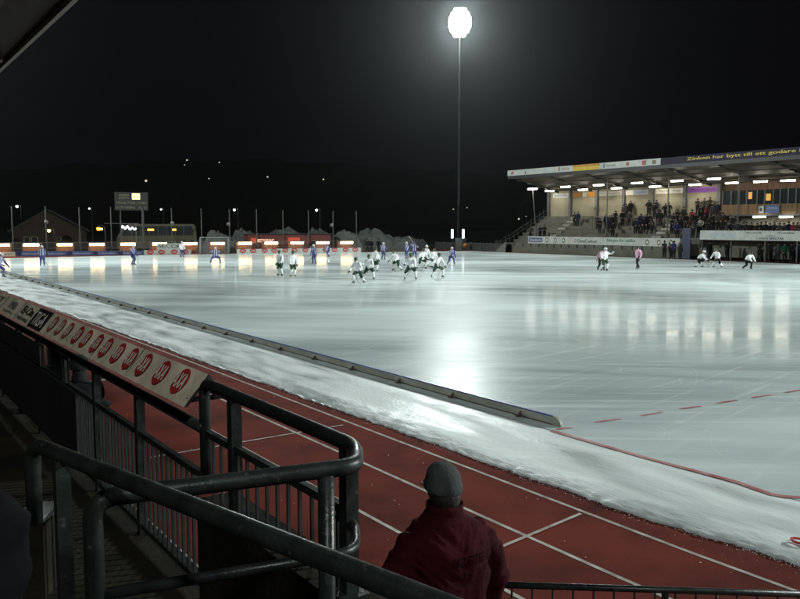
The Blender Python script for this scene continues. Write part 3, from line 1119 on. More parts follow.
# scoreboard on two posts
sa, sb = back(114.8, 210, 10), back(148.3, 210, 10)
sz0, sz1 = back(131, 210.3, 10).z, back(131, 192.2, 10).z
sa.z = sb.z = sz0
sdir = (sb - sa).normalized()
sn = Vector((-sdir.y, sdir.x, 0))
SW, SH = (sb - sa).length, sz1 - sz0
sc_ = empty('scoreboard', ((sa.x + sb.x) / 2, (sa.y + sb.y) / 2, 0), 'dark scoreboard with one lit yellow square on tall posts', 'scoreboard')
mb = MB()
mb.prism([sa, sb, sb + ZU * SH, sa + ZU * SH], sn * 0.5)
mb.build('cabinet', M['black'], sc_)
q = sa + sdir * SW * 0.52 + ZU * SH * 0.60 - sn * 0.03
mb = MB()
mb.prism([q, q + sdir * SW * 0.24, q + sdir * SW * 0.24 + ZU * SH * 0.34, q + ZU * SH * 0.34], sn * 0.025)
lit = mb.build('lit_panel', M['screen'], sc_)
mb = MB()
put_text(mb, 'U', q + sdir * SW * 0.08 + ZU * SH * 0.09 - sn * 0.01, sdir * SW * 0.08, ZU * SH * 0.17, -sn * 0.004)
mb.build('glyph', M['greenink'], lit)
mb = MB()
for fx, fz, w_, s_ in ((0.14, 0.78, 0.3, 'HEMMA'), (0.14, 0.62, 0.3, 'BORTA'), (0.06, 0.36, 0.88, 'MINUTER 12:40'), (0.06, 0.10, 0.88, 'UTVISN  3  5')):
    put_text(mb, s_, sa + sdir * SW * fx + ZU * SH * fz, sdir * SW * w_, ZU * SH * 0.11, -sn * 0.015)
mb.build('score_lettering', M['dimtext'], sc_)
for f in (0.16, 0.84):
    mb = MB()
    p = sa + sdir * SW * f + sn * 0.25
    mb.tube([Vector((p.x, p.y, 0)), Vector((p.x, p.y, sz0))], 0.12, 8)
    mb.build('post', M['darksteel'], sc_)

# red kiosk with lit sign
ka, kb = back(248.5, 250, 5.5), back(331, 250, 5.5)
ka.z = kb.z = 0
kd = (kb - ka).normalized()
kn = Vector((-kd.y, kd.x, 0))
KW = (kb - ka).length
kh = back(290, 234.7, 5.5).z
kiosk = empty('kiosk', (ka + kb) / 2, 'long low red kiosk with a lit sign behind the far boards', 'kiosk')
mb = MB()
mb.prism([ka, kb, kb + ZU * kh, ka + ZU * kh], kn * 3.4)
mb.build('wall', M['kiosk'], kiosk)
mb = MB()
mb.prism([ka - kd * 0.2 - kn * 0.25 + ZU * (kh + 0.003), kb + kd * 0.2 - kn * 0.25 + ZU * (kh + 0.003), kb + kd * 0.2 - kn * 0.25 + ZU * (kh + 0.16), ka - kd * 0.2 - kn * 0.25 + ZU * (kh + 0.16)], kn * 3.9)
mb.build('roof', M['roofdark'], kiosk)


def kpt(px, py, d=0.0):
    return atL(px, py, ka - kn * d, kb - kn * d)


q0, q1 = kpt(257.5, 243, 0.08), kpt(274, 238.6, 0.08)
mb = MB()
mb.obox((q0 + q1) / 2 + kn * 0.04, kd * 1.15, kn * 0.03, ZU * (q1.z - q0.z) / 2 * 1.15)
sg = mb.build('sign_board', M['kiosk'], kiosk)
mb = MB()
put_text(mb, 'RESTAURANG', q0 + ZU * 0.1, kd * (q1 - q0).dot(kd), ZU * (q1.z - q0.z) * 0.75, -kn * 0.01, bold=0.012)
mb.build('lettering', M['kiosksign'], sg)
for px0, px1, y0_, y1_ in ((288, 300, 243, 237.5), (251, 256, 243, 238)):
    q0, q1 = kpt(px0, y0_, 0.03), kpt(px1, y1_, 0.03)
    mb = MB()
    mb.obox((q0 + q1) / 2, kd * (q1 - q0).dot(kd) / 2, kn * 0.028, ZU * (q1.z - q0.z) / 2)
    mb.build('lit_panel', M['redglow'], kiosk)
for px0, px1 in ((306, 309), (311.5, 315), (324, 330)):
    q0, q1 = kpt(px0, 249, 0.03), kpt(px1, 243.6, 0.03)
    mb = MB()
    mb.obox((q0 + q1) / 2, kd * (q1 - q0).dot(kd) / 2, kn * 0.028, ZU * (q1.z - q0.z) / 2)
    mb.build('shutter' if px0 != 311.5 else 'door', M['darksteel'] if px0 != 311.5 else M['white'], kiosk)

# ================================================================== FLOODLIGHT MASTS
def mast(base, top_z, aim, label, name='floodlight_mast', detail=True, power=0.0, group='floodlight masts at the corners', hgt=4.0, wid=3.4):
    base = Vector((base[0], base[1], 0))
    t = empty(name, base, label, 'floodlight mast', group)
    mb = MB()
    mb.tube([base, base + ZU * 9, base + ZU * (top_z - hgt / 2)], [0.24, 0.18, 0.09], 14)
    mb.build('pole', M['mastgrey'], t, smooth=True)
    c_ = base + ZU * top_z
    d = (Vector(aim) - c_).normalized()
    u = Vector((-d.y, d.x, 0)).normalized()
    if u.dot(RGT) < 0:
        u = -u
    w_ = u.cross(d)
    if w_.z < 0:
        w_ = -w_
    mb = MB()
    rows = 7
    for i in range(rows):
        zz = (i - (rows - 1) / 2) / ((rows - 1) / 2)
        half = wid / 2 * math.sqrt(max(0.12, 1 - (zz * 0.86) ** 2))
        mb.obox(c_ + w_ * zz * hgt / 2 * 0.9 - d * 0.15, u * half, d * 0.04, w_ * 0.04)
    mb.obox(c_ - d * 0.24, u * 0.08, d * 0.05, w_ * hgt / 2)
    mb.build('lamp_rack', M['darksteel'], t)
    for i in range(rows):
        zz = (i - (rows - 1) / 2) / ((rows - 1) / 2)
        half = wid / 2 * math.sqrt(max(0.12, 1 - (zz * 0.86) ** 2))
        n = max(2, int(round(half / 0.31)))
        for k in range(n):
            x = -half + 2 * half * (k + 0.5) / n
            cc = c_ + u * x + w_ * zz * hgt / 2 * 0.9
            mb = MB()
            mb.tube([cc - d * 0.14, cc - d * 0.02, cc + d * 0.02], [0.16, 0.36, 0.36], 12)
            lp = mb.build('floodlight', M['darksteel'], t)
            mb = MB()
            disc(mb, cc + d * 0.024, u * 0.345, w_ * 0.345, 12)
            mb.build('lens', M['lampglass'], lp)
    ld = D.lights.new('floodlight_glow', 'AREA')
    ld.shape = 'ELLIPSE'
    ld.size, ld.size_y = wid, hgt
    ld.energy = power
    ld.spread = R(125)
    ld.color = (0.89, 1.0, 0.965)
    lo = D.objects.new('floodlight_glow', ld)
    COL.objects.link(lo)
    cc = c_ + d * 0.10 - base
    z = -d
    x = u
    y = z.cross(x)
    lo.matrix_local = Matrix(((x.x, y.x, z.x, cc.x), (x.y, y.y, z.y, cc.y), (x.z, y.z, z.z, cc.z), (0, 0, 0, 1)))
    lo.parent = t
    return t


MX = 78.6
mb_ = atX(458.3, 247, MX)
mtop = atX(459.5, 22.5, MX).z
mast((MX, mb_.y), mtop, (36, 42, 0), 'tall floodlight mast with blazing lamp cluster behind the far corner', power=8500)
mast((90, -25), 34, (40, 30, 0), 'tall floodlight mast behind the right corner, out of the picture', power=60000)
mast((-9, 112), 34, (40, 50, 0), 'tall floodlight mast behind the far left corner, out of the picture', power=27000)
mast((-10, -32), 32, (34, 34, 0), 'tall floodlight mast behind the camera side corner', power=3000)
# cabin, two white tubes and marker at the mast's foot
base = Vector((MX, mb_.y, 0))
q0, q1 = atX(455.3, 252, MX - 1.2), atX(462.5, 238.5, MX - 1.2)
t = empty('switch_cabin', (MX - 0.9, (q0.y + q1.y) / 2, 0), 'narrow grey switch cabin at the foot of the tall floodlight mast', 'cabin')
mb = MB()
mb.box((MX - 1.2, q1.y, 0), (MX - 0.4, q0.y, q1.z))
mb.build('body', M['steel'], t)
mb = MB()
mb.box((MX - 1.24, q1.y - 0.05, q1.z + 0.002), (MX - 0.36, q0.y + 0.05, q1.z + 0.08))
mb.build('roof', M['darksteel'], t)
for px, w in ((452.2, 'left'), (463.2, 'right')):
    q0, q1 = atX(px, 238.2, MX - 1.6), atX(px, 229.2, MX - 1.6)
    t = empty('tube_lamp', (q0.x, q0.y, 0), 'upright white lit tube %s of the floodlight mast foot' % w, 'tube lamp', 'upright tubes beside the mast')
    mb = MB()
    mb.box((q0.x - 0.08, q0.y - 0.15, q0.z), (q0.x + 0.08, q0.y + 0.15, q1.z))
    mb.build('tube', M['neon'], t)
    mb = MB()
    mb.tube([Vector((q0.x + 0.15, q0.y, 0)), Vector((q0.x + 0.15, q0.y, q1.z))], 0.05, 6)
    mb.build('post', M['darksteel'], t)
q0 = atX(465.5, 245.5, MX - 2)
t = empty('marker_ball', (q0.x, q0.y, 0), 'round orange marker on a short post right of the mast foot', 'marker')
mb = MB()
mb.ell(q0, (0.36, 0.36, 0.36), 16, 10)
mb.build('ball', M['ballorange'], t, smooth=True)
mb = MB()
mb.tube([Vector((q0.x, q0.y, 0)), q0 - ZU * 0.34], 0.05, 6)
mb.build('post', M['darksteel'], t)

# dark fence between the mast and the stand
fa, fb = atX(436, 252, 77.5), atX(512, 254, 77.5)
t = empty('board_fence', (77.5, fa.y, 0), 'dark low fence between the floodlight mast and the far stand', 'fence')
mb = MB()
mb.box((77.5, fb.y, 0), (77.56, fa.y, 1.15))
mb.build('panel', M['darksteel'], t)
for k in range(9):
    y = fa.y + (fb.y - fa.y) * k / 8
    mb = MB()
    mb.box((77.40, y - 0.05, 0), (77.497, y + 0.05, 1.25))
    mb.build('post', M['steel'], t)

# parked car with headlights between mast and stand
c_ = atX(501, 249.5, 84)
car = empty('parked_car', (84, c_.y, 0), 'dark parked car with both headlights on left of the far stand', 'car')
fdir = (Vector((CAM.x, CAM.y, 0)) - Vector((84, c_.y, 0))).normalized()
sdir2 = Vector((-fdir.y, fdir.x, 0))
o_ = Vector((84, c_.y, 0))
mb = MB()
prof = [(-2.1, 0.3), (2.1, 0.3), (2.15, 0.75), (1.9, 0.92), (0.9, 1.0), (0.3, 1.42), (-1.2, 1.45), (-1.9, 0.98), (-2.15, 0.9)]
mb.prism([o_ + fdir * a + sdir2 * -0.85 + ZU * z for a, z in prof], sdir2 * 1.7)
mb.build('body', M['carpaint'], car)
mb = MB()
mb.prism([o_ + fdir * a - sdir2 * 0.7 + ZU * z for a, z in ((0.92, 1.02), (0.34, 1.41), (0.37, 1.425), (0.96, 1.03))], sdir2 * 1.4)
mb.build('windscreen', M['glass'], car)
for s in (-1, 1):
    for f in (-1.35, 1.35):
        mb = MB()
        mb.tube([o_ + fdir * f + sdir2 * s * 0.72 + ZU * 0.32, o_ + fdir * f + sdir2 * s * 0.9 + ZU * 0.32], 0.32, 16)
        mb.build('wheel', M['rubber'], car)
    mb = MB()
    mb.ell(o_ + fdir * 2.1 + sdir2 * s * 0.62 + ZU * 0.72, (0.15, 0.15, 0.12), 12, 8)
    mb.build('headlight', M['headlight'], car)

# ================================================================== FAR GRANDSTAND
XF, XB = 77.0, 85.3                                     # front wall, back wall
XR = 75.8                                               # roof front edge
yL = atX(511, 250, XF).y                                # left end of the front wall
yB = atX(549, 200, XB).y
yEnd = min(yL, yB)
yRight = 22.0
wall_top = atX(530, 243.3, XF).z
bz1 = atX(530, 236.0, XF).z
roof_top = atX(508, 170.6, XR).z
fas_h = roof_top - atX(508, 176.0, XR).z
roof_back = atX(549, 191.5, XB).z
yRoofL = atX(507.5, 173, XR).y
ySplit = atX(682, 240, XF).y
yBooth = atX(721, 205, XB).y
NROW = 9
TZ0 = wall_top
RISE = 0.46
TREAD = (XB - XF - 0.9) / NROW
st = empty('grandstand', (XF, yEnd, 0), 'roofed far grandstand with terraces, cream back wall and rows of lit tubes', 'grandstand')


def part(mb, name, m, parent=None, **k):
    return mb.build(name, m, parent or st, **k)


mb = MB()
mb.box((XF, ySplit, 0), (XF + 0.25, yL, wall_top))
fw = part(mb, 'front_wall', M['wallgreen'])
for px in (514, 523, 531, 539, 547, 554, 561, 569, 577, 585, 594, 603, 612, 622, 632, 642, 652, 663, 673):
    y = atX(px, 246, XF).y
    mb = MB()
    mb.box((XF - 0.10, y - 0.07, wall_top - 0.42), (XF - 0.003, y + 0.07, wall_top - 0.02))
    part(mb, 'bracket', M['darksteel'], fw)
# terraces
mb = MB()
for r in range(NROW):
    x0 = XF + 0.9 + r * TREAD
    mb.box((x0, yRight, 0.3 + 0.001 * r), (XB - 0.02, yB + 0.2 - 0.002 * r, TZ0 + RISE * r))
mb.box((XF + 0.25, ySplit, 0.2), (XF + 0.9, yB + 0.25, TZ0 - 0.25))
part(mb, 'terrace', M['terrace'])
ZTOP = TZ0 + RISE * (NROW - 1)
# aisles
for px0, py0, px1, py1 in ((549, 236, 573, 214), (652, 237, 676, 214)):
    yA = atX(px0 - 4, py0, XF + 1.5).y
    mb = MB()
    for r in range(NROW * 2 - 1):
        x0 = XF + 0.9 + r * TREAD / 2
        z = TZ0 + RISE * (r // 2) + (0.02 if r % 2 == 0 else RISE / 2 + 0.02)
        mb.box((x0 + 0.004, yA - 0.65, z - RISE / 2 - 0.05), (x0 + TREAD / 2 + 0.008, yA + 0.65, z))
    part(mb, 'aisle_steps', M['aisle'])
# side rail of the left flank
mb = MB()
for zo in (0.55, 1.05):
    mb.tube([(XF + 0.3, yB + 0.1, TZ0 + zo), (XF + 0.9, yB + 0.1, TZ0 + zo), (XB - 0.1, yB + 0.1, ZTOP + zo)], 0.035, 6)
for r in range(0, NROW + 1):
    x = XF + 0.9 + r * TREAD * 0.98
    z = TZ0 + RISE * max(0, r - 1)
    mb.tube([(x, yB + 0.1, z), (x, yB + 0.1, TZ0 + RISE * r + 1.05 if r < NROW else ZTOP + 1.05)], 0.03, 6)
part(mb, 'side_railing', M['darksteel'])
# crush rails on the terrace
for r, a, b in ((2, 0.06, 0.20), (2, 0.30, 0.62), (5, 0.04, 0.20), (5, 0.30, 0.66)):
    x = XF + 0.9 + r * TREAD + 0.12
    z = TZ0 + RISE * r
    y0_, y1_ = yB - (yB - ySplit) * a, yB - (yB - ySplit) * b
    mb = MB()
    mb.tube([(x, y0_, z + 1.0), (x, y1_, z + 1.0)], 0.025, 6)
    n = max(2, int(abs(y1_ - y0_) / 2.4))
    for k in range(n + 1):
        y = y0_ + (y1_ - y0_) * k / n
        mb.tube([(x, y, z), (x, y, z + 1.0)], 0.022, 6)
    part(mb, 'crush_rail', M['darksteel'])
# back wall
mb = MB()
mb.box((XB, yBooth + 0.01, 0), (XB + 0.3, yB, roof_back - 0.02))
part(mb, 'back_wall', M['cream'])
mb = MB()
mb.box((XB, yRight, 0), (XB + 0.3, yBooth, roof_back - 0.02))
part(mb, 'wood_wall', M['darkwood'])
for px in (549.5, 571, 597.5, 624.5, 653, 685.5, 720):
    y = atX(px, 200, XB).y
    mb = MB()
    mb.box((XB - 0.30, y - 0.2, ZTOP), (XB - 0.004, y + 0.2, roof_back - 0.03))
    part(mb, 'pillar', M['steel'])
for px, yb in ((607, 226), (668, 226), (738, 226)):
    x = XF + 3.2
    y = atX(px, 205, x).y
    zr = roof_top - fas_h + (roof_back - roof_top + fas_h) * (x - XR) / (XB - XR)
    mb = MB()
    mb.tube([(x, y, TZ0 + 0.8), (x, y, zr - 0.02)], 0.07, 8)
    part(mb, 'roof_post', M['steel'])


# roof: a sloping slab, beams, fascia
def roof_z(x):
    return (roof_top - fas_h + 0.05) + (roof_back - (roof_top - fas_h + 0.05)) * (x - XR) / (XB - XR)


mb = MB()
xe = XB + 0.6
mb.prism([(XR + 0.14, yRight, roof_z(XR + 0.14)), (xe, yRight, roof_z(xe)), (xe, yRight, roof_z(xe) + 0.16), (XR + 0.14, yRight, roof_z(XR + 0.14) + 0.16)], (0, yRoofL - yRight, 0))
part(mb, 'roof', M['rooftin'])
nb = 11
for k in range(nb):
    y = yRoofL - 0.25 - (yRoofL - yRight - 0.5) * k / (nb - 1)
    mb = MB()
    xa, xb_ = XR + 0.18, XB - 0.05
    mb.prism([(xa, y - 0.09, roof_z(xa) - 0.006), (xb_, y - 0.09, roof_z(xb_) - 0.006), (xb_, y - 0.09, roof_z(xb_) - 0.30), (xa, y - 0.09, roof_z(xa) - 0.16)], (0, 0.18, 0))
    part(mb, 'roof_beam', M['darksteel'])
for x in (XR + 1.6, XR + 3.4, XR + 5.4, XR + 7.4):
    mb = MB()
    mb.box((x - 0.05, yRight, roof_z(x) - 0.42), (x + 0.05, yRoofL - 0.3, roof_z(x) - 0.31))
    part(mb, 'purlin', M['rooftin'])
# fascia panels in the order they read along the edge
fz0, fz1 = roof_top - fas_h, roof_top
mb = MB()
mb.box((XR + 0.05, yRight, fz0 - 0.42), (XR + 0.12, yRoofL, fz0 - 0.004))
part(mb, 'eave_board', M['black'])


def fascia(px0, px1, m, name='fascia_panel'):
    y0_, y1_ = atX(px0, 165, XR).y, atX(px1, 165, XR).y
    mb = MB()
    mb.box((XR, y1_ + 0.01, fz0), (XR + 0.12, y0_ - 0.01, fz1))
    return part(mb, name, m), y0_, y1_


XL = XR - 0.012


def fmark(parent, px, w, m, kind='box', txt=None, zf=(0.25, 0.75)):
    yc = atX(px, 165, XR).y
    hz = fz1 - fz0
    mb = MB()
    if txt:
        put_text(mb, txt, (XL, yc + w / 2, fz0 + hz * zf[0]), (0, -w, 0), (0, 0, hz * (zf[1] - zf[0])), (-0.004, 0, 0), bold=0.01)
        return part(mb, 'lettering', m, parent)
    mb.quad((XL, yc + w / 2, fz0 + hz * zf[0]), (XL, yc - w / 2, fz0 + hz * zf[0]), (XL, yc - w / 2, fz0 + hz * zf[1]), (XL, yc + w / 2, fz0 + hz * zf[1]))
    return part(mb, 'emblem', m, parent)


p_, a, b = fascia(507.5, 573, M['white'])
fmark(p_, 512.5, 0.45, M['fadedred'])
fmark(p_, 525.5, 0.16, M['navy'], zf=(0.12, 0.62))
fmark(p_, 543, 2.6, M['skyink'], txt='Hallsbergs', zf=(0.35, 0.6))
fmark(p_, 559, 0.22, M['red'], zf=(0.2, 0.85))
fmark(p_, 565.5, 1.4, M['fadedred'], txt='TRYCK', zf=(0.3, 0.65))
p_, a, b = fascia(573, 599.5, M['yellow'])
mb = MB()
mb.box((XR - 0.015, b + 0.03, fz1 - 0.34 * (fz1 - fz0)), (XR - 0.003, a - 0.03, fz1 - 0.01))
part(mb, 'orange_band', M['orange'], p_)
p_, a, b = fascia(599.5, 660.5, M['white'])
fmark(p_, 604, 0.2, M['blue'], zf=(0.15, 0.85))
fmark(p_, 611, 1.5, M['black'], txt='SVENSK', zf=(0.35, 0.62))
fmark(p_, 627.5, 0.45, M['fadedred'])
fmark(p_, 644, 0.6, M['fadedred'], zf=(0.15, 0.85))
fmark(p_, 654, 0.5, M['olive'], zf=(0.2, 0.8))
p_, a, b = fascia(660.5, 900, M['purple'])
ya, yb_ = atX(687, 160, XR).y, atX(795.5, 152, XR).y
hz = fz1 - fz0
mb = MB()
put_text(mb, 'Zinken har bytt till ett godare liv', (XL, ya, fz0 + hz * 0.20), (0, (yb_ - ya) * 1.10, 0), (0, 0, hz * 0.58), (-0.004, 0, 0), bold=0.0022)
part(mb, 'lettering', M['goldink'], p_)
# banners along the top of the back wall
XW = XB - 0.05


def wbanner(px0, px1, m, txt=None, mt=None, y0p=192.2, y1p=197.0):
    pa, pb = atX(px0, y1p, XW), atX(px1, y0p - (px1 - px0) * 0.03, XW)
    ztop = roof_back - 0.34
    z0 = ztop - (0.62)
    mb = MB()
    mb.box((XW, pb.y, z0), (XW + 0.04, pa.y, ztop))
    o = part(mb, 'wall_banner', m)
    if txt:
        mb = MB()
        L = pa.y - pb.y
        put_text(mb, txt, (XW - 0.006, pa.y - L * 0.12, z0 + 0.18), (0, -L * 0.76, 0), (0, 0, 0.28), (-0.004, 0, 0))
        part(mb, 'lettering', mt, o)
    return o


wbanner(553, 569, M['white'], 'Nobia', M['blue'])
wbanner(573, 581.5, M['orange'])
wbanner(582.5, 586.5, M['white'])
wbanner(587.5, 595, M['orange'])
wbanner(598.5, 623.5, M['white'], 'FP  Litografen', M['fadedred'])
wbanner(625.5, 633, M['offwhite'])
wbanner(633.5, 648, M['skyink'], 'Stalbit', M['blue'])
wbanner(655.5, 684, M['offwhite'], 'Nerike  Bygg', M['greyink'])
wbanner(687, 719, M['violet'], 'BILSALONG', M['purple'])

# lit tubes: every fixture a part (housing with its tube)
def tube_lamp(x, y, z, L=1.5, chain=True):
    mb = MB()
    mb.box((x - 0.16, y - L / 2 - 0.05, z + 0.07), (x + 0.16, y + L / 2 + 0.05, z + 0.16))
    h_ = part(mb, 'lamp_housing', M['white'])
    mb = MB()
    mb.box((x - 0.12, y - L / 2, z - 0.06), (x + 0.12, y + L / 2, z + 0.068))
    part(mb, 'lamp_tube', M['tube'], h_)
    if chain:
        mb = MB()
        for s in (-1, 1):
            mb.box((x - 0.012, y + s * L * 0.4 - 0.012, z + 0.161), (x + 0.012, y + s * L * 0.4 + 0.012, roof_z(x) - 0.01))
        part(mb, 'hanger', M['darksteel'], h_)


X1, X2 = XF + 2.6, XF + 6.4
for px, py in ((565.5, 186), (598.5, 184), (637, 182.3), (677, 180.4), (714, 178.3)):
    p = atX(px, py, X1)
    tube_lamp(X1, p.y, roof_z(X1) - 0.95 if True else p.z)
for px, py in ((549.5, 191), (583, 189.8), (616.5, 188.2), (655, 186.6), (695, 184.7), (732, 183), (760.5, 181.7), (788, 180.6)):
    p = atX(px, py, X2)
    tube_lamp(X2, p.y, p.z)
# press box on the right
XP = XF + 5.2
pb_z0, pb_z1, pb_z2 = atX(762, 214, XP).z, atX(762, 204, XP).z, atX(762, 189.5, XP).z
yP = atX(722, 205, XP).y
mb = MB()
mb.box((XP, yRight, pb_z0), (XP + 0.25, yP, pb_z1))
wp = part(mb, 'press_box_front', M['wood'])
for px in (740, 748.5, 757, 781, 797):
    y = atX(px, 208, XP).y
    mb = MB()
    mb.box((XP - 0.02, y - 0.05, pb_z0 + 0.01), (XP - 0.003, y + 0.05, pb_z1 - 0.02))
    part(mb, 'batten', M['darkwood'], wp)
mb = MB()
mb.box((XP + 0.1, yRight, pb_z1 + 0.003), (XP + 0.16, yP, pb_z2))
gb = part(mb, 'press_box_glass', M['glass'])
for px in (722.5, 731, 739, 746.5, 757, 764.5, 773, 780, 788, 796):
    y = atX(px, 197, XP).y
    mb = MB()
    mb.box((XP + 0.02, y - 0.06, pb_z1 + 0.004), (XP + 0.098, y + 0.06, pb_z2))
    part(mb, 'mullion', M['darksteel'], gb)
for px0, px1, y0p, y1p in ((748, 751.8, 199, 192), (765.5, 770.5, 200.5, 193.5)):
    pa, pb = atX(px0, y0p, XP), atX(px1, y1p, XP)
    mb = MB()
    mb.box((XP + 0.04, pb.y, pa.z), (XP + 0.095, pa.y, pb.z))
    part(mb, 'lit_window', M['amberwindow'], gb)
mb = MB()
mb.box((XP + 0.02, yRight, pb_z0 - 0.16), (XB - 0.02, yP, pb_z0 - 0.003))
part(mb, 'press_box_floor', M['darksteel'])
mb = MB()
mb.box((XP + 0.3, yP - 0.12, pb_z0), (XB - 0.02, yP, pb_z2))
part(mb, 'press_box_side', M['darksteel'])
pa, pb = atX(765.3, 213.3, XP - 0.1), atX(779.5, 204.8, XP - 0.1)
mb = MB()
mb.box((XP - 0.10, pb.y, pa.z), (XP - 0.05, pa.y, pb.z))
bn_ = part(mb, 'blue_banner', M['blue'], wp)
mb = MB()
put_text(mb, 'KOMMUN', (XP - 0.106, pa.y - 0.25, pa.z + 0.42), (0, (pb.y - pa.y) + 0.5, 0), (0, 0, 0.24), (-0.004, 0, 0))
part(mb, 'lettering', M['skyink'], bn_)
pa, pb = atX(758.2, 213.0, XP - 0.1), atX(763.8, 206, XP - 0.1)
mb = MB()
mb.box((XP - 0.10, pb.y, pa.z), (XP - 0.05, pa.y, pb.z))
bn_ = part(mb, 'white_panel', M['white'], wp)
mb = MB()
disc(mb, (XP - 0.106, (pa.y + pb.y) / 2, (pa.z + pb.z) / 2), (0, -0.15, 0), (0, 0, 0.22), 12)
part(mb, 'emblem', M['navy'], bn_)
for px in (759.3, 786):
    p = atX(px, 216.8, XP - 0.5)
    y = p.y
    mb = MB()
    mb.box((XP - 0.62, y - 0.75, p.z + 0.05), (XP - 0.38, y + 0.75, p.z + 0.14))
    mb.box((XP - 0.52, y - 0.03, p.z + 0.10), (XP - 0.003, y + 0.03, p.z + 0.135))
    h_ = part(mb, 'lamp_housing', M['white'])
    mb = MB()
    mb.box((XP - 0.60, y - 0.68, p.z - 0.07), (XP - 0.40, y + 0.68, p.z + 0.048))
    part(mb, 'lamp_tube', M['tube'], h_)
# team dugout below the right board
dz1 = atX(740, 240.3, XF).z
yD = atX(690, 245, XF).y
mb = MB()
mb.box((XF + 1.8, yRight, 0), (XF + 1.9, yD, dz1))
db = part(mb, 'dugout_back', M['darkwood'])
for px0, px1 in ((704, 716), (722, 729), (733, 742), (765, 776), (790, 806)):
    pa, pb = atX(px0, 262, XF + 1.75), atX(px1, 249, XF + 1.75)
    mb = MB()
    mb.box((XF + 1.755, pb.y, 0.9), (XF + 1.797, pa.y, 1.9))
    part(mb, 'wood_panel', M['wood'], db)
mb = MB()
mb.box((XF + 0.02, yRight, dz1 - 0.02), (XF + 1.9, yD, dz1 + 0.14))
part(mb, 'dugout_roof', M['darksteel'])
mb = MB()
mb.box((XF + 1.2, yRight, 0.38), (XF + 1.7, yD - 1, 0.46))
part(mb, 'dugout_bench', M['darkwood'])
for px in (690, 702, 731, 765, 797):
    y = atX(px, 250, XF + 0.1).y
    mb = MB()
    mb.box((XF + 0.05, y - 0.06, 0), (XF + 0.17, y + 0.06, dz1 - 0.022))
    part(mb, 'dugout_post', M['darksteel'])
mb = MB()
mb.box((XF + 0.02, yD, 0), (XF + 0.14, ySplit - 0.02, atX(690, 228, XF).z))
part(mb, 'gate', M['navy'])
mb = MB()
mb.box((XF + 0.2, yRight, dz1 + 0.15), (XF + 0.9, yD, TZ0 + 0.9))
part(mb, 'walkway', M['terrace'])

# advertising hoardings on the stand's front
XA = XF - 0.06


def hoarding(px0, px1, ytop, ybot, at_px, label, group='hoardings on the far stand'):
    z0, z1 = atX(at_px, ybot, XA).z, atX(at_px, ytop, XA).z
    y0_, y1_ = atX(px0, ybot, XA).y, atX(px1, ybot, XA).y
    t = empty('advertising_hoarding', (XA, y0_, z0), label, 'hoarding', group)
    mb = MB()
    mb.box((XA, y1_ + 0.01, z0), (XA + 0.05, y0_ - 0.01, z1))
    mb.build('panel', M['white'], t)
    return t, y0_, y1_, z0, z1


def htext(t, s, y0_, y1_, z0, z1, m, bold=0.008, name='lettering'):
    mb = MB()
    put_text(mb, s, (XA - 0.008, y0_, z0), (0, y1_ - y0_, 0), (0, 0, z1 - z0), (-0.004, 0, 0), bold=bold)
    return mb.build(name, m, t)


def badge(t, yc, zc, r, m):
    mb = MB()
    disc(mb, (XA - 0.008, yc, zc), (0, -r * 0.8, 0), (0, 0, r), 14)
    b_ = mb.build('badge', m, t)
    mb = MB()
    disc(mb, (XA - 0.014, yc, zc), (0, -r * 0.4, 0), (0, 0, r * 0.5), 10)
    mb.build('badge_centre', M['offwhite'], b_)


t, a, b, z0, z1 = hoarding(528, 569, 236.2, 243.2, 530, 'white hoarding with a blue box and three badges, leftmost on the far stand')
H_ = z1 - z0
mb = MB()
ya, yb_ = atX(528.8, 240, XA).y, atX(542.2, 240, XA).y
mb.quad((XA - 0.006, ya, z0 + H_ * 0.18), (XA - 0.006, yb_, z0 + H_ * 0.18), (XA - 0.006, yb_, z0 + H_ * 0.82), (XA - 0.006, ya, z0 + H_ * 0.82))
bx = mb.build('blue_box', M['blue'], t)
htext(bx, 'Swebolt', ya - 0.2, yb_ + 0.2, z0 + H_ * 0.34, z0 + H_ * 0.66, M['offwhite'])
for px, m in ((546.8, M['greyink']), (555.3, M['greyink']), (563.6, M['olive'])):
    badge(t, atX(px, 240, XA).y, z0 + H_ * 0.5, H_ * 0.36, m)
t, a, b, z0, z1 = hoarding(569, 598.5 + 3, 236.2, 243.2, 530, 'white hoarding reading DataCom.se in dark letters')
htext(t, 'DataCom.se', atX(577.5, 240, XA).y, atX(597, 240, XA).y, z0 + H_ * 0.26, z0 + H_ * 0.70, M['black'])
badge(t, atX(575.2, 240, XA).y, z0 + H_ * 0.48, H_ * 0.22, M['red'])
t, a, b, z0, z1 = hoarding(601.5, 641, 236.2, 243.2, 530, 'white hoarding with green writing between two other boards')
htext(t, 'Närges för stället', atX(607, 240, XA).y, atX(635.5, 240, XA).y, z0 + H_ * 0.34, z0 + H_ * 0.84, M['greenink'])
t, a, b, z0, z1 = hoarding(641, 680, 236.2, 243.2, 530, 'white hoarding with three brown badges and no writing')
for px in (647.3, 658.8, 671):
    badge(t, atX(px, 240, XA).y, z0 + H_ * 0.48, H_ * 0.36, M['olive'])
t, a, b, z0, z1 = hoarding(699.8, 744, 230.4, 239.6, 702, 'raised white hoarding with tall pale blue letters above the dugout')
H_ = z1 - z0
htext(t, 'AJJGRÖN', atX(710, 235, XA).y, atX(735, 235, XA).y, z0 + H_ * 0.16, z0 + H_ * 0.88, M['skyink'], 0.012)
t, a, b, z0, z1 = hoarding(744, 830, 230.4, 239.6, 702, 'raised white hoarding with small dark lines of text at the right edge')
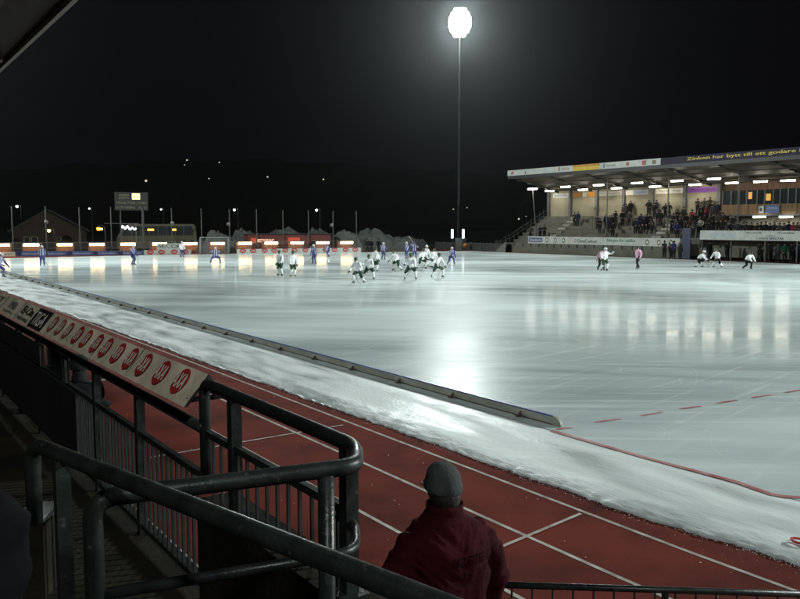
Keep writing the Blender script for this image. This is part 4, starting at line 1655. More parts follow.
for s, p0, p1, f0, f1 in (('PH-LASTBIL', 746.5, 762, 0.68, 0.88), ('MC-AKARNA', 778, 794.5, 0.68, 0.88), ('Tel 019-18', 765, 775, 0.42, 0.55), ('C-STENS BERGTAK', 756, 784, 0.12, 0.34)):
    htext(t, s, atX(p0, 235, XA).y, atX(p1, 235, XA).y, z0 + H_ * f0, z0 + H_ * f1, M['black'], 0.006)

# lamp on a leaning post at the stand's left end
p0, p1 = atX(537.5, 226, XF + 1.2), atX(532.5, 189, XF - 0.6)
t = empty('lamp_post', (p0.x, p0.y, TZ0 - 0.25), 'slightly leaning lamp post with a lit tube at the left end of the far stand', 'lamp post')
mb = MB()
mb.tube([Vector((p0.x, p0.y, TZ0 - 0.25)), Vector((p1.x, p1.y, p1.z))], [0.075, 0.05], 8)
mb.build('post', M['steel'], t, smooth=True)
mb = MB()
mb.box((p1.x - 0.13, p1.y - 0.85, p1.z + 0.09), (p1.x + 0.13, p1.y + 0.85, p1.z + 0.18))
mb.build('housing', M['white'], t)
mb = MB()
mb.box((p1.x - 0.11, p1.y - 0.78, p1.z - 0.07), (p1.x + 0.11, p1.y + 0.78, p1.z + 0.088))
mb.build('lamp_tube', M['tube'], t)
# steps up to the stand on the left
t = empty('entrance_steps', (XF - 1.2, yL + 1.2, 0), 'short concrete steps with a handrail left of the far stand wall', 'steps')
mb = MB()
for k in range(5):
    mb.box((XF - 0.9 + k * 0.02, yL + 0.05, 0), (XF + 0.9 - k * 0.02, yL + 2.2 - k * 0.4, 0.26 * (k + 1)))
mb.build('flight', M['pale_concrete'], t)
mb = MB()
mb.tube([(XF - 0.95, yL + 2.2, 0), (XF - 0.95, yL + 2.2, 1.0), (XF - 0.95, yL + 0.1, 2.2), (XF - 0.95, yL + 0.1, 0)], 0.035, 6)
mb.build('handrail', M['steel'], t)

# ================================================================== NEAR STAND, RAILINGS, BANNERS
XA_F = 1.83                                              # plane of the front fence
zA_top = atX(147, 397.5, XA_F).z
zA_mid = atX(132.5, 427, XA_F).z
zA_bot = atX(141, 523, XA_F).z
FL1 = zA_bot - 0.07                                      # lower walkway
FL2 = 1.95                                               # floor the camera stands on
ns = empty('grandstand', (-3, 20, 0), 'dark concrete terrace under a low roof on the near side, seen from within', 'grandstand')
mb = MB()
mb.box((0.52, -12, -0.02), (XA_F + 0.12, 70, FL1))
mb.box((-2.2, -12, -0.03), (0.519, 70, FL2 - 0.001))
mb.box((-3.4, -12, -0.04), (-2.201, 70, FL2 + 0.4))
mb.box((-4.6, -12, -0.05), (-3.401, 70, FL2 + 0.8))
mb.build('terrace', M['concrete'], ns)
mb = MB()
mb.box((-4.9, -12, -0.05), (-4.61, 70, 5.2))
mb.build('rear_wall', M['concrete'], ns)
# roof: edge line from pixels (0,72) to (70,0)
XRN = 2.35
zrn = (atX(0, 72, XRN).z + atX(70, 0, XRN).z) / 2
rdx = -7.5
mb = MB()
mb.prism([(XRN - 0.05, 8.0, zrn + 0.02), (XRN + rdx, 8.0, zrn - 0.9), (XRN + rdx, 8.0, zrn - 0.74), (XRN - 0.05, 8.0, zrn + 0.16)], (0, 62, 0))
mb.build('roof', M['rubber'], ns)
mb = MB()
mb.box((XRN - 0.055, 7.95, zrn - 0.05), (XRN, 70.05, zrn + 0.2))
mb.build('roof_edge', M['white'], ns)
for k in range(14):
    y = 9.2 + k * 4.2
    mb = MB()
    mb.prism([(XRN - 0.2, y, zrn - 0.01), (XRN + rdx, y, zrn - 0.93), (XRN + rdx, y, zrn - 1.25), (XRN - 0.2, y, zrn - 0.14)], (0, 0.14, 0))
    mb.build('roof_beam', M['rooftin'], ns)
for dx in (0.9, 2.2, 3.6):
    mb = MB()
    z = zrn - 0.05 - dx * 0.122
    mb.box((XRN - dx - 0.05, 8.1, z - 0.16), (XRN - dx + 0.05, 69, z - 0.05))
    mb.build('purlin', M['steel'], ns)


def arc_path(pts, rad, n=6):
    """polyline with rounded corners"""
    pts = [Vector(p) for p in pts]
    out = [pts[0]]
    for i in range(1, len(pts) - 1):
        a, b, c = pts[i - 1], pts[i], pts[i + 1]
        d0, d1 = (a - b).normalized(), (c - b).normalized()
        r = min(rad, (a - b).length * 0.49, (c - b).length * 0.49)
        p0, p1 = b + d0 * r, b + d1 * r
        for k in range(n + 1):
            t = k / n
            out.append(p0 * (1 - t) ** 2 + b * 2 * t * (1 - t) + p1 * t ** 2)
    out.append(pts[-1])
    return out


# fence A with its bars, from the corner post back along the walkway
yA0 = atX(203, 430, XA_F).y
yA1 = 26.0
fence = empty('railing', (XA_F, yA0, FL1), 'dark steel railing with upright bars that carries the red and white banners', 'railing')


def pipe(mb, a, b, r, n=12):
    return mb.tube([a, b], r, n)


mb = MB()
pipe(mb, (XA_F, yA0, zA_top), (XA_F, yA1, zA_top), 0.036)
mb.build('top_rail', M['rail'], fence, smooth=True)
mb = MB()
mb.box((XA_F - 0.02, yA0, zA_mid - 0.025), (XA_F + 0.02, yA1, zA_mid + 0.018))
mb.build('middle_rail', M['rail'], fence)
mb = MB()
mb.box((XA_F - 0.02, yA0, zA_bot - 0.02), (XA_F + 0.02, yA1, zA_bot + 0.02))
mb.build('bottom_rail', M['rail'], fence)
ypost = [atX(140, 440, XA_F).y, atX(97.5, 420, XA_F).y]
stepy = ypost[1] - ypost[0]
ypost += [ypost[1] + stepy * k for k in range(1, 14)]
for y in ypost:
    if y < yA1:
        mb = MB()
        mb.box((XA_F - 0.030, y - 0.034, FL1), (XA_F + 0.034, y + 0.034, zA_top - 0.02))
        mb.build('post', M['rail'], fence)
ys_all = [yA0] + ypost
for i in range(len(ys_all) - 1):
    mb = MB()
    n = 13
    for k in range(1, n):
        y = ys_all[i] + (ys_all[i + 1] - ys_all[i]) * k / n
        mb.box((XA_F - 0.009, y - 0.009, zA_bot + 0.0205), (XA_F + 0.009, y + 0.009, zA_mid - 0.0255))
    mb.build('bar_panel', M['bar'], fence)
# dark sheets hung on the far sections, one pane frame without red view
ysh = atX(83, 420, XA_F).y
mb = MB()
mb.box((XA_F - 0.06, ysh, zA_bot + 0.03), (XA_F - 0.035, yA1, zA_mid + 0.0))
mb.build('dark_sheet', M['sheet'], fence)
yfr0, yfr1 = atX(69.5, 368, XA_F).y, atX(46, 352, XA_F).y
mb = MB()
mb.box((XA_F - 0.06, yfr1 + 0.03, zA_mid + 0.03), (XA_F - 0.035, yA1, zA_top - 0.04))
mb.build('dark_sheet', M['sheet'], fence)
for y in (yfr0, yfr1):
    mb = MB()
    mb.box((XA_F - 0.05, y - 0.012, zA_mid + 0.02), (XA_F - 0.022, y + 0.012, zA_top - 0.037))
    mb.build('pane_post', M['rail'], fence)
mb = MB()
mb.box((XA_F - 0.005, yfr0 + 0.02, zA_mid + 0.02), (XA_F + 0.003, yfr1 - 0.02, zA_top - 0.04))
mb.build('pane', M['glass'], fence)

# banners: sloping A-frames that straddle the top rail
zt = atX(196, 369.5, XA_F + 0.05).z
zb = atX(185, 408, XA_F - 0.11).z
tx, fx_, bx_ = XA_F + 0.05, XA_F - 0.11, XA_F + 0.21


def ymid(px):
    return atX(px, 298.5 + (389 - 298.5) / 191 * px, XA_F - 0.03).y


slope = Vector((tx - fx_, 0, zt - zb))
nrm_f = Vector((-(zt - zb), 0, tx - fx_)).normalized()


def banner(px0, px1, m, label, top_drop=0.0):
    y0_, y1_ = ymid(px0), ymid(px1) + 0.008
    t = empty('banner_board', (XA_F, y1_, zb), label, 'banner', 'banners on the near railing')
    mb = MB()
    nseg, nv_ = 14, 6
    vs = []
    for j in range(nv_ + 1):
        for i in range(nseg + 1):
            fy, fv = i / nseg, j / nv_
            y = y0_ + (y1_ - y0_) * fy
            w_ = 0.006 * mnoise.noise(Vector((y * 4.5, fv * 2.0, px0)))
            edge = -0.010 * abs(mnoise.noise(Vector((y * 3.0, 7, px0)))) if j == 0 else 0
            vs.append(Vector((fx_, y, zb)) + slope * (fv * (1 - top_drop)) + nrm_f * (w_ + 0.004) + ZU * edge)
    W_ = nseg + 1
    mb.add(vs, [(j * W_ + i, j * W_ + i + 1, (j + 1) * W_ + i + 1, (j + 1) * W_ + i) for j in range(nv_) for i in range(nseg)])
    f_ = mb.build('printed_face', m, t, smooth=True)
    mb = MB()
    th = 0.012
    mb.prism([(fx_, y0_ - 0.002, zb), (tx, y0_ - 0.002, zt), (tx + 0.004, y0_ - 0.002, zt - 0.02), (fx_ + 0.02, y0_ - 0.002, zb)], (0, y1_ - y0_ + 0.004, 0))
    mb.prism([(bx_, y0_, zb), (tx + 0.004, y0_, zt - 0.001), (tx - 0.006, y0_, zt - 0.03), (bx_ - 0.02, y0_, zb)], (0, y1_ - y0_, 0))
    mb.build('frame', M['black'], t)
    mb = MB()
    mb.box((fx_ + 0.03, y1_ + 0.03, zb + 0.02), (bx_ - 0.03, y1_ + 0.05, zb + 0.05))
    mb.build('crossbar', M['black'], t)
    return t, y0_, y1_


def bface(y, v, lift=0.014):
    return Vector((fx_, y, zb)) + slope * v + nrm_f * lift


def axa_panel(px0, px1, circ, m_red, label, styles):
    t, y0_, y1_ = banner(px0, px1, M['banner'], label)
    su = slope.normalized()
    hh = slope.length
    for cpx, st_ in zip(circ, styles):
        yc = ymid(cpx)
        r = min(hh * 0.42, abs(y0_ - y1_) / 3 * 0.45)
        vc = 0.55
        mb = MB()
        disc(mb, bface(yc, vc), (0, -r, 0), su * hh * 0.385, 28)
        d_ = mb.build('red_circle', m_red, t)
        mb = MB()

        def warp(x, y):
            return Vector((0, 0, 0))
        U = Vector((0, -1.78 * r, 0))
        O = bface(yc, vc, 0.0185) - U * 0.5 - su * hh * 0.21
        put_text(mb, 'AXA', O, U, su * hh * 0.44, nrm_f * 0.001, bold=0.03)
        mb.build('lettering', M['offwhite'], d_)
    # strip of tape or dirt at the lower edge
    return t


axa_panel(135, 197, (144, 161.6, 180.6), M['red'], 'nearest banner with three sharp red AXA circles, at the end of the railing', (0, 0, 0))
axa_panel(99, 135, (106, 118, 130.6), M['red'], 'second nearest banner with three red AXA circles, its lower edge torn', (0, 0, 0))
axa_panel(73, 99, (77.7, 86, 96.5), M['red'], 'third nearest banner with three red AXA circles', (0, 0, 0))
axa_panel(47, 73, (53, 60.5, 68), M['fadedred'], 'banner with three faded red AXA circles next to the black banner', (0, 0, 0))
su = slope.normalized()
hh = slope.length


def btext(t, s, pa, pb, v0, v1, m, bold=0.02):
    ya, yb_ = ymid(pa), ymid(pb)
    mb = MB()
    put_text(mb, s, bface(ya, v0, 0.0155), (0, yb_ - ya, 0), su * hh * (v1 - v0), nrm_f * 0.001, bold=bold)
    return mb.build('lettering', m, t)


t, a, b = banner(34, 47, M['black'], 'black banner with pale upright letters between the AXA and a yellowed banner')
btext(t, 'TIGA', 36, 46, 0.15, 0.82, M['offwhite'])
t, a, b = banner(20.5, 34, M['banner2'], 'yellowed banner with dark script above a black bar')
btext(t, 'El-On', 22.5, 32.5, 0.42, 0.85, M['black'])
btext(t, 'INSTALL', 22.5, 33, 0.10, 0.26, M['black'])
t, a, b = banner(4, 20, M['banner'], 'worn cream banner with grey faded print, second from the left edge')
btext(t, 'MB', 10, 16, 0.40, 0.80, M['greyink'])
btext(t, 'trafik', 8, 17, 0.15, 0.28, M['greyink'])
t, a, b = banner(-12, 4, M['banner'], 'worn cream banner with a grey block at the left edge')
btext(t, 'NT', -6, 2.5, 0.40, 0.8, M['greyink'])
# banners go on beyond the frame
t, a, b = banner(-32, -12, M['banner2'], 'yellowed banner farthest along the near railing')

# landing kerb with fence B and the curving handrail
XBF = XA_F + 0.02
zB = atX(238, 397, XBF).z
zBm = atX(262, 463, XBF).z
LAND = atX(250, 520, XBF).z - 0.02
yB0, yB1 = atX(204.5, 395, XBF).y, atX(352, 462, XBF).y
lk = MB()
lk.box((XA_F - 0.07, yB1 - 0.2, 0), (XBF + 0.16, yB0 - 0.08, LAND))
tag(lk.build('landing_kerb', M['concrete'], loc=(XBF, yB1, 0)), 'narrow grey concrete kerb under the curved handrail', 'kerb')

hr = empty('handrail', (XBF, yB0, LAND), 'thick green-grey handrail that curves in a hairpin, with short bars below', 'handrail')
backend = at(92, 499, zB)
uA = at(343, 458, zB)
U1 = Vector((XBF, yB1, zB))
r_u = 0.16
# hairpin path
p_start = Vector((XBF, yB0, LAND))
p_top = Vector((XBF, yB0, zB))
ret0 = at(340, 470.5, zB)
path = arc_path([p_start, p_top, Vector((XBF, yB1 - 0.02, zB)), ret0 + (ret0 - backend).normalized() * 0.10 if False else at(356, 466, zB), backend, Vector((backend.x, backend.y, FL1))], 0.085, 8)
mb = MB()
mb.tube(path, 0.035, 14)
mb.build('top_tube', M['rail'], hr, smooth=True)
zl = zB - 0.36
low = arc_path([Vector((XBF, yB1 + 0.12, zl)), Vector((XBF, yB1 - 0.02, zl)), Vector((path[-12].x, path[-12].y, zl)) if False else Vector((at(356, 466, zB).x, at(356, 466, zB).y, zl)),
                Vector((backend.x, backend.y, zl))], 0.11, 8)
mb = MB()
mb.tube(low, 0.022, 10)
mb.build('lower_tube', M['rail'], hr, smooth=True)
zl2 = zB - 0.60
pe = at(356, 466, zB)
mb = MB()
mb.tube([Vector((pe.x, pe.y, zl2)), Vector((backend.x, backend.y, zl2))], 0.022, 10)
mb.build('lower_tube', M['rail'], hr, smooth=True)
mb = MB()
mb.box((XBF - 0.018, yB1, zBm - 0.022), (XBF + 0.018, yB0 - 0.036, zBm + 0.018))
mb.build('middle_rail', M['rail'], hr)
mb = MB()
n = 14
for k in range(1, n):
    y = yB1 + (yB0 - yB1) * k / n
    mb.box((XBF - 0.008, y - 0.008, LAND), (XBF + 0.008, y + 0.008, zBm - 0.0225))
mb.build('bar_panel', M['bar'], hr)
for p in (Vector((XBF, atX(234, 400, XBF).y, 0)), Vector((XBF, yB1 + 0.03, 0))):
    mb = MB()
    mb.box((p.x - 0.032, p.y - 0.032, LAND), (p.x + 0.032, p.y + 0.032, zB - 0.02))
    mb.build('post', M['rail'], hr)
    mb = MB()
    mb.box((p.x - 0.07, p.y - 0.07, LAND + 0.001), (p.x + 0.07, p.y + 0.07, LAND + 0.014))
    mb.build('foot_plate', M['rail'], hr)
q = at(326, 470, zB)
mb = MB()
mb.tube([Vector((q.x, q.y, FL1)), Vector((q.x, q.y, zB - 0.02))], 0.034, 12)
mb.build('post', M['rail'], hr, smooth=True)

# nearest rail R1
zR = 2.76
r0, r1 = at(40, 446.5, zR), at(430, 601, zR)
r2 = r1 + (r1 - r0) * 0.9
nr = empty('handrail', (r0.x, r0.y, FL2), 'nearest handrail, a scuffed dark tube running across the lower left corner', 'handrail')
dn = (r0 - r1).normalized()
path = arc_path([r2, r0 + dn * 0.07, r0 + dn * 0.07 - ZU * 0.32], 0.09, 8)
mb = MB()
mb.tube(path, 0.030, 16)
mb.build('top_tube', M['rail'], nr, smooth=True)
for px, py in ((61, 456),):
    q = at(px, py, zR)
    mb = MB()
    mb.box((q.x - 0.026, q.y - 0.026, FL1), (q.x + 0.026, q.y + 0.026, zR - 0.015))
    mb.build('post', M['rail'], nr)
q = r1 + (r1 - r0) * 0.5
mb = MB()
mb.box((q.x - 0.026, q.y - 0.026, FL2 - 1.2), (q.x + 0.026, q.y + 0.026, zR - 0.015))
mb.build('post', M['rail'], nr)
# concrete block at the foot of the rail
q0 = at(38, 509, 1.78)
bb = MB()
ux = RGT * 0.095
uy = hf * 0.15
blk = empty('concrete_block', (q0.x, q0.y, FL1))
bb.obox(q0 - ZU * ((1.74 - FL1) / 2 + 0.04), ux * 0.97, uy * 0.97, ZU * (1.74 - FL1) / 2)
bb.build('body', M['concrete'], blk)
bb = MB()
bb.obox(q0 - ZU * 0.02, ux, uy, ZU * 0.0195)
bb.build('cap', M['pale_concrete'], blk)  # paler slab colours in the light falling on the block's top
tag(blk, 'concrete block with its lit top coloured pale, beside the nearest handrail at the lower left', 'block')

# fence C at the lower right, beyond the man in red
c0, c1 = atD(430, 579, 4.95), atD(900, 602.5, 4.95)
zc = (atD(503, 582.5, 4.95).z)
c0.z = zc
c1.z = atD(800, 597.5, 4.95).z
c1 = c0 + (c1 - c0) * 1.0
fc = empty('railing', (c0.x, c0.y, 0.5), 'thin dark railing with upright bars at the lower right beside the man in red', 'railing')
mb = MB()
pipe(mb, c0, c1, 0.021)
mb.build('top_rail', M['rail'], fc, smooth=True)
mb = MB()
pipe(mb, c0 - ZU * 0.92, c1 - ZU * 0.92, 0.016)
mb.build('bottom_rail', M['rail'], fc, smooth=True)
mb = MB()
L = (c1 - c0).length
n = int(L / 0.125)
for k in range(1, n):
    p = c0 + (c1 - c0) * (k / n)
    mb.tube([p - ZU * 0.92, p - ZU * 0.015], 0.007, 6)
mb.build('bar_panel', M['bar'], fc)
for f in (0.02, 0.5, 0.98):
    p = c0 + (c1 - c0) * f
    mb = MB()
    mb.tube([Vector((p.x, p.y, 0)), p - ZU * 0.01], 0.022, 8)
    mb.build('post', M['rail'], fc)
wk = MB()
wk.box((XBF + 0.165, -6, 0), (3.2, 3.75, 0.5))
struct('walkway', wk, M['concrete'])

# ================================================================== PEOPLE
def ik(a, b, l1, l2, pole):
    a, b, pole = Vector(a), Vector(b), Vector(pole)
    d = b - a
    L = d.length
    if L > (l1 + l2) * 0.999:
        b = a + d * ((l1 + l2) * 0.999 / L)
        d = b - a
        L = d.length
    ca = (l1 * l1 + L * L - l2 * l2) / (2 * l1 * L)
    ca = max(-1, min(1, ca))
    u = d.normalized()
    p = (pole - u * pole.dot(u)).normalized()
    return a + u * l1 * ca + p * l1 * math.sqrt(1 - ca * ca), b


FAT = 1.22


def human_mesh(name, hip=0.95, lean=0.0, side=0.0, footL=(-0.11, 0, 0), footR=(0.11, 0, 0), handL=(-0.27, 0.06, 0.80), handR=(0.27, 0.06, 0.80),
               kneeL=(0, 1, 0), kneeR=(0, 1, 0), elbL=(-0.6, -1, -0.2), elbR=(0.6, -1, -0.2), head=0.0, bulk=1.0, shoe_z=0.075, headturn=0.0):
    """one continuous skinned body facing +y, feet on z=0; returns (mesh, slots, head centre, head frame)
    slots: 0 skin 1 top 2 legs 3 shins 4 feet 5 hands"""
    P = Vector((0, 0, hip))
    up = Vector((math.sin(side), math.sin(lean), math.cos(lean) * math.cos(side))).normalized()
    fw = Vector((0, math.cos(lean), -math.sin(lean)))
    waist, chest, nb = P + up * 0.16, P + up * 0.36, P + up * 0.50
    hl = lean * 0.45 + head
    hup = Vector((math.sin(side) * 0.6, math.sin(hl), math.cos(hl))).normalized()
    neck = nb + (up * 0.5 + hup * 0.5) * 0.08
    hc = neck + hup * 0.12 + Vector((0, 0.02, 0))
    ht = hc + hup * 0.075
    hfw = Vector((math.sin(headturn), math.cos(headturn), -math.sin(hl) * 0.9)).normalized()
    nose = hc + hfw * 0.095 - hup * 0.025
    chin = hc + hfw * 0.055 - hup * 0.085
    v, r, e, lab = [], [], [], []

    def vert(p, rad, l):
        v.append(Vector(p))
        r.append(rad)
        lab.append(l)
        return len(v) - 1

    def edge(a, b, l):
        e.append((a, b, l))
    iP = vert(P, 0.145 * bulk, 1)
    iW = vert(waist, 0.135 * bulk, 1)
    iC = vert(chest, 0.152 * bulk, 1)
    iN = vert(nb, 0.085 * bulk, 1)
    iK = vert(neck, 0.058, 0)
    iH = vert(hc, 0.098, 0)
    iT = vert(ht, 0.080, 0)
    iNo = vert(nose, 0.022, 0)
    edge(iP, iW, 1)
    edge(iW, iC, 1)
    edge(iC, iN, 1)
    edge(iN, iK, 0)
    edge(iK, iH, 0)
    edge(iH, iT, 0)
    edge(iH, iNo, 0)
    for s, foot, hand, kn, el in ((-1, footL, handL, kneeL, elbL), (1, footR, handR, kneeR, elbR)):
        sh = chest + up * 0.085 + Vector((s * 0.185 * (0.6 + 0.4 * bulk), 0, 0))
        hp = P + Vector((s * 0.095, 0, -0.03))
        ank = Vector(foot) + Vector((0, 0, shoe_z))
        knee, ank = ik(hp, ank, 0.44, 0.43, kn)
        ish = vert(sh, 0.078 * bulk, 1)
        elbow, wr = ik(sh, hand, 0.29, 0.26, el)
        iel = vert(elbow, 0.056 * bulk, 1)
        iwr = vert(wr, 0.040 * bulk, 1)
        hd = (wr - elbow).normalized()
        iha = vert(wr + hd * 0.085, 0.042, 5)
        thumb = vert(wr + hd * 0.07 + Vector((-s * 0.055, 0.02, 0)), 0.014, 5)
        f1 = vert(wr + hd * 0.16 + Vector((s * 0.018, 0.01, -0.01)), 0.014, 5)
        f2 = vert(wr + hd * 0.17 + Vector((-s * 0.014, 0.016, -0.01)), 0.014, 5)
        edge(iC, ish, 1)
        edge(ish, iel, 1)
        edge(iel, iwr, 1)
        edge(iwr, iha, 5)
        edge(iwr, thumb, 5)
        edge(iha, f1, 5)
        edge(iha, f2, 5)
        ihp = vert(hp - Vector((0, 0, 0.05)), 0.108 * bulk, 2)
        ikn = vert(knee, 0.070 * (0.5 + 0.5 * bulk), 2)
        shin = knee * 0.6 + ank * 0.4 + Vector((0, -0.012, 0))
        ica = vert(shin, 0.064 * (0.5 + 0.5 * bulk), 3)
        ian = vert(ank, 0.045, 3)
        fd = Vector((kn[0] * 0.5, 1.0, 0)).normalized()
        ito = vert(ank + fd * 0.15 + Vector((0, 0, -0.035 if shoe_z < 0.1 else -0.03)), 0.040, 4)
        ihe = vert(ank - fd * 0.045 + Vector((0, 0, -0.030)), 0.040, 4)
        edge(iP, ihp, 2)
        edge(ihp, ikn, 2)
        edge(ikn, ica, 3)
        edge(ica, ian, 3)
        edge(ian, ito, 4)
        edge(ian, ihe, 4)
    me = D.meshes.new(name)
    me.from_pydata(v, [(a, b) for a, b, l in e], [])
    ob = D.objects.new(name, me)
    COL.objects.link(ob)
    ob.modifiers.new('skin', 'SKIN').use_smooth_shade = True
    sk = me.skin_vertices[0].data
    for i, x in enumerate(r):
        sk[i].radius = (x * FAT, x * FAT)
        sk[i].use_root = (i == 0)
    sb = ob.modifiers.new('sub', 'SUBSURF')
    sb.levels = sb.render_levels = 1
    dg = bpy.context.evaluated_depsgraph_get()
    out = D.meshes.new_from_object(ob.evaluated_get(dg))
    D.objects.remove(ob)
    D.meshes.remove(me)
    out.name = name
    segs = [(v[a], v[b], r[a], r[b], l) for a, b, l in e]
    for p in out.polygons:
        c = p.center
        best, bl_ = 1e9, 1
        for a, b, ra, rb, l in segs:
            d = b - a
            t = max(0, min(1, (c - a).dot(d) / max(1e-9, d.length_squared)))
            q = (c - (a + d * t)).length / (ra + (rb - ra) * t)
            if q < best:
                best, bl_ = q, l
        p.material_index = bl_
        p.use_smooth = True
    return out, hc, hup, hfw, v


def helmet_mb(hc, hup, hfw, kind):
    mb = MB()
    rgt_ = hfw.cross(hup).normalized()
    f2 = hup.cross(rgt_).normalized()
    nu, nv = 14, 7
    vs, fs = [], []
    k = {'helmet': 1.0, 'hat': 0.93, 'hood': 1.06}[kind]
    for j in range(nv + 1):
        th = math.pi * (0.58 if kind == 'helmet' else 0.66) * j / nv
        for i in range(nu):
            ph = 2 * math.pi * i / nu
            vs.append(hc + hup * 0.025 + rgt_ * (0.116 * k * math.sin(th) * math.cos(ph)) + f2 * (0.134 * k * math.sin(th) * math.sin(ph)) + hup * (0.125 * k * math.cos(th)))
    for j in range(nv):
        for i in range(nu):
            fs.append((j * nu + i, (j + 1) * nu + i, (j + 1) * nu + (i + 1) % nu, j * nu + (i + 1) % nu))
    mb.add(vs, fs)
    if kind == 'helmet':
        for z in (-0.02, -0.05, -0.08):
            mb.tube([hc + f2 * (0.11 * math.cos(a)) + rgt_ * (0.105 * math.sin(a)) + hup * z for a in [R(-80 + 20 * q) for q in range(9)]], 0.006, 4)
    return mb


BLANKS = {}


def make_person(key, pose, skins, headgear, hg_mat, skates=False):
    """build one figure at the origin: Empty 'person' > body, helmet/hat, two skates"""
    me, hc, hup, hfw, v = human_mesh('body', **pose)
    t = empty('person', (0, 0, 0))
    for m in skins:
        me.materials.append(m)
    o = D.objects.new('body', me)
    COL.objects.link(o)
    o.parent = t
    h = helmet_mb(hc, hup, hfw, headgear).build('helmet' if headgear == 'helmet' else 'hat', hg_mat, t, smooth=True)
    if skates:
        for foot, kn in ((pose.get('footL', (-0.11, 0, 0)), pose.get('kneeL', (0, 1, 0))), (pose.get('footR', (0.11, 0, 0)), pose.get('kneeR', (0, 1, 0)))):
            f = Vector(foot)
            fd = Vector((kn[0] * 0.5, 1.0, 0)).normalized()
            sd = Vector((-fd.y, fd.x, 0)) * 0.003
            mb = MB()
            mb.prism([f + fd * -0.12 - sd, f + fd * 0.24 - sd, f + fd * 0.27 + ZU * 0.03 - sd, f + fd * 0.20 + ZU * 0.055 - sd, f + fd * -0.10 + ZU * 0.055 - sd], sd * 2)
            mb.build('skate_blade', M['blade'], t)
    BLANKS[key] = t
    return t


def recolour(t, mats=None, hat=None):
    for ch in t.children:
        if ch.name.startswith('body') and mats:
            for i, m in mats.items():
                ch.material_slots[i].link = 'OBJECT'
                ch.material_slots[i].material = m
        if hat and (ch.name.startswith('hat') or ch.name.startswith('helmet')):
            ch.material_slots[0].link = 'OBJECT'
            ch.material_slots[0].material = hat


used = set()


def place(key, loc, face, label, group=None, mats=None, hat=None, scale=1.0, cat='person'):
    src = BLANKS[key]
    if key not in used:
        used.add(key)
        t = src
    else:
        t = copy_tree(src)
    t.location = loc
    t.rotation_euler = (0, 0, math.atan2(-face.x, face.y))
    t.scale = (scale * 1.05,) * 3
    tag(t, label, cat, group)
    if mats or hat:
        recolour(t, mats, hat)
    return t


def facing(p, deg):
    """0 faces the camera, +90 faces the picture's right, 180 faces away"""
    d = Vector((CAM.x - p.x, CAM.y - p.y, 0)).normalized()
    a = R(deg)
    return Vector((d.x * math.cos(a) - d.y * math.sin(a), d.x * math.sin(a) + d.y * math.cos(a), 0))


def stick(p, face, hand_l, hand_r, tip_l, label, m='stick'):
    """bandy stick from the upper hand through the lower hand to a hooked blade; local coordinates of the player"""
    rx = Vector((face.y, -face.x, 0))
    def w(q):
        return Vector((p.x, p.y, p.z)) + rx * q[0] + face * q[1] + ZU * q[2]
    a, b, c_ = w(hand_l), w(hand_r), w(tip_l)
    t = empty('bandy_stick', (c_.x, c_.y, min(c_.z, a.z)), label, 'stick', 'bandy sticks of the players')
    d = (c_ - a).normalized()
    side = d.cross(ZU).normalized() if abs(d.z) < 0.98 else rx
    hook = [c_ + d * 0.06 + side * 0.05, c_ + d * 0.07 + side * 0.14, c_ + d * 0.03 + side * 0.22]
    mb = MB()
    mb.tube([a - d * 0.08, a + (c_ - a) * 0.5, c_], 0.017, 6)
    mb.build('shaft', M[m], t)
    mb = MB()
    mb.tube([c_, *hook], [0.02, 0.026, 0.026, 0.02], 6)
    mb.build('blade', M['offwhite'], t)
    return t


SW_ = [M['skin'], M['jersey_white'], M['green_short'], M['sock_white'], M['skate'], M['glove']]
SV_ = [M['skin'], M['jersey_violet'], M['violet_short'], M['sock_violet'], M['skate'], M['glove']]
SC_ = [M['skin'], M['coat_black'], M['trouser'], M['trouser'], M['rubber'], M['skin']]
# skaters; feet z offset: blades lift the boots a little
make_person('w_stand', dict(hip=0.93, lean=0.16, footL=(-0.15, 0.04, 0), footR=(0.14, -0.03, 0), handL=(-0.20, 0.34, 0.88), handR=(0.17, 0.34, 0.80), bulk=1.18, shoe_z=0.11), SW_, 'helmet', M['helmet_green'], True)
make_person('w_stand2', dict(hip=0.94, lean=0.10, footL=(-0.13, -0.04, 0), footR=(0.15, 0.05, 0), handL=(-0.24, 0.24, 0.80), handR=(0.22, 0.28, 0.84), bulk=1.20, shoe_z=0.11, head=0.15), SW_, 'helmet', M['helmet_green'], True)
make_person('w_skate', dict(hip=0.80, lean=0.55, footL=(-0.20, -0.30, 0.02), footR=(0.22, 0.18, 0), handL=(-0.34, 0.42, 0.78), handR=(0.26, 0.62, 0.72), bulk=1.18, shoe_z=0.11, head=-0.2, kneeL=(-0.3, 1, 0), kneeR=(0.2, 1, 0)), SW_, 'helmet', M['helmet_green'], True)
make_person('w_stride', dict(hip=0.82, lean=0.40, footL=(-0.30, 0.10, 0), footR=(0.36, -0.16, 0), handL=(-0.30, 0.50, 0.74), handR=(0.36, 0.40, 0.92), bulk=1.2, shoe_z=0.11, head=-0.1, kneeL=(-0.5, 1, 0), kneeR=(0.5, 1, 0)), SW_, 'helmet', M['helmet_green'], True)
make_person('w_bend', dict(hip=0.74, lean=0.85, footL=(-0.22, 0.16, 0), footR=(0.20, -0.24, 0), handL=(-0.18, 0.78, 0.50), handR=(0.16, 0.70, 0.62), bulk=1.15, shoe_z=0.11, head=-0.4), SW_, 'helmet', M['helmet_green'], True)
make_person('v_skate', dict(hip=0.80, lean=0.50, footL=(-0.24, 0.20, 0), footR=(0.24, -0.25, 0), handL=(-0.22, 0.55, 0.74), handR=(0.26, 0.48, 0.80), bulk=1.12, shoe_z=0.11, head=-0.2), SV_, 'helmet', M['helmet_white'], True)
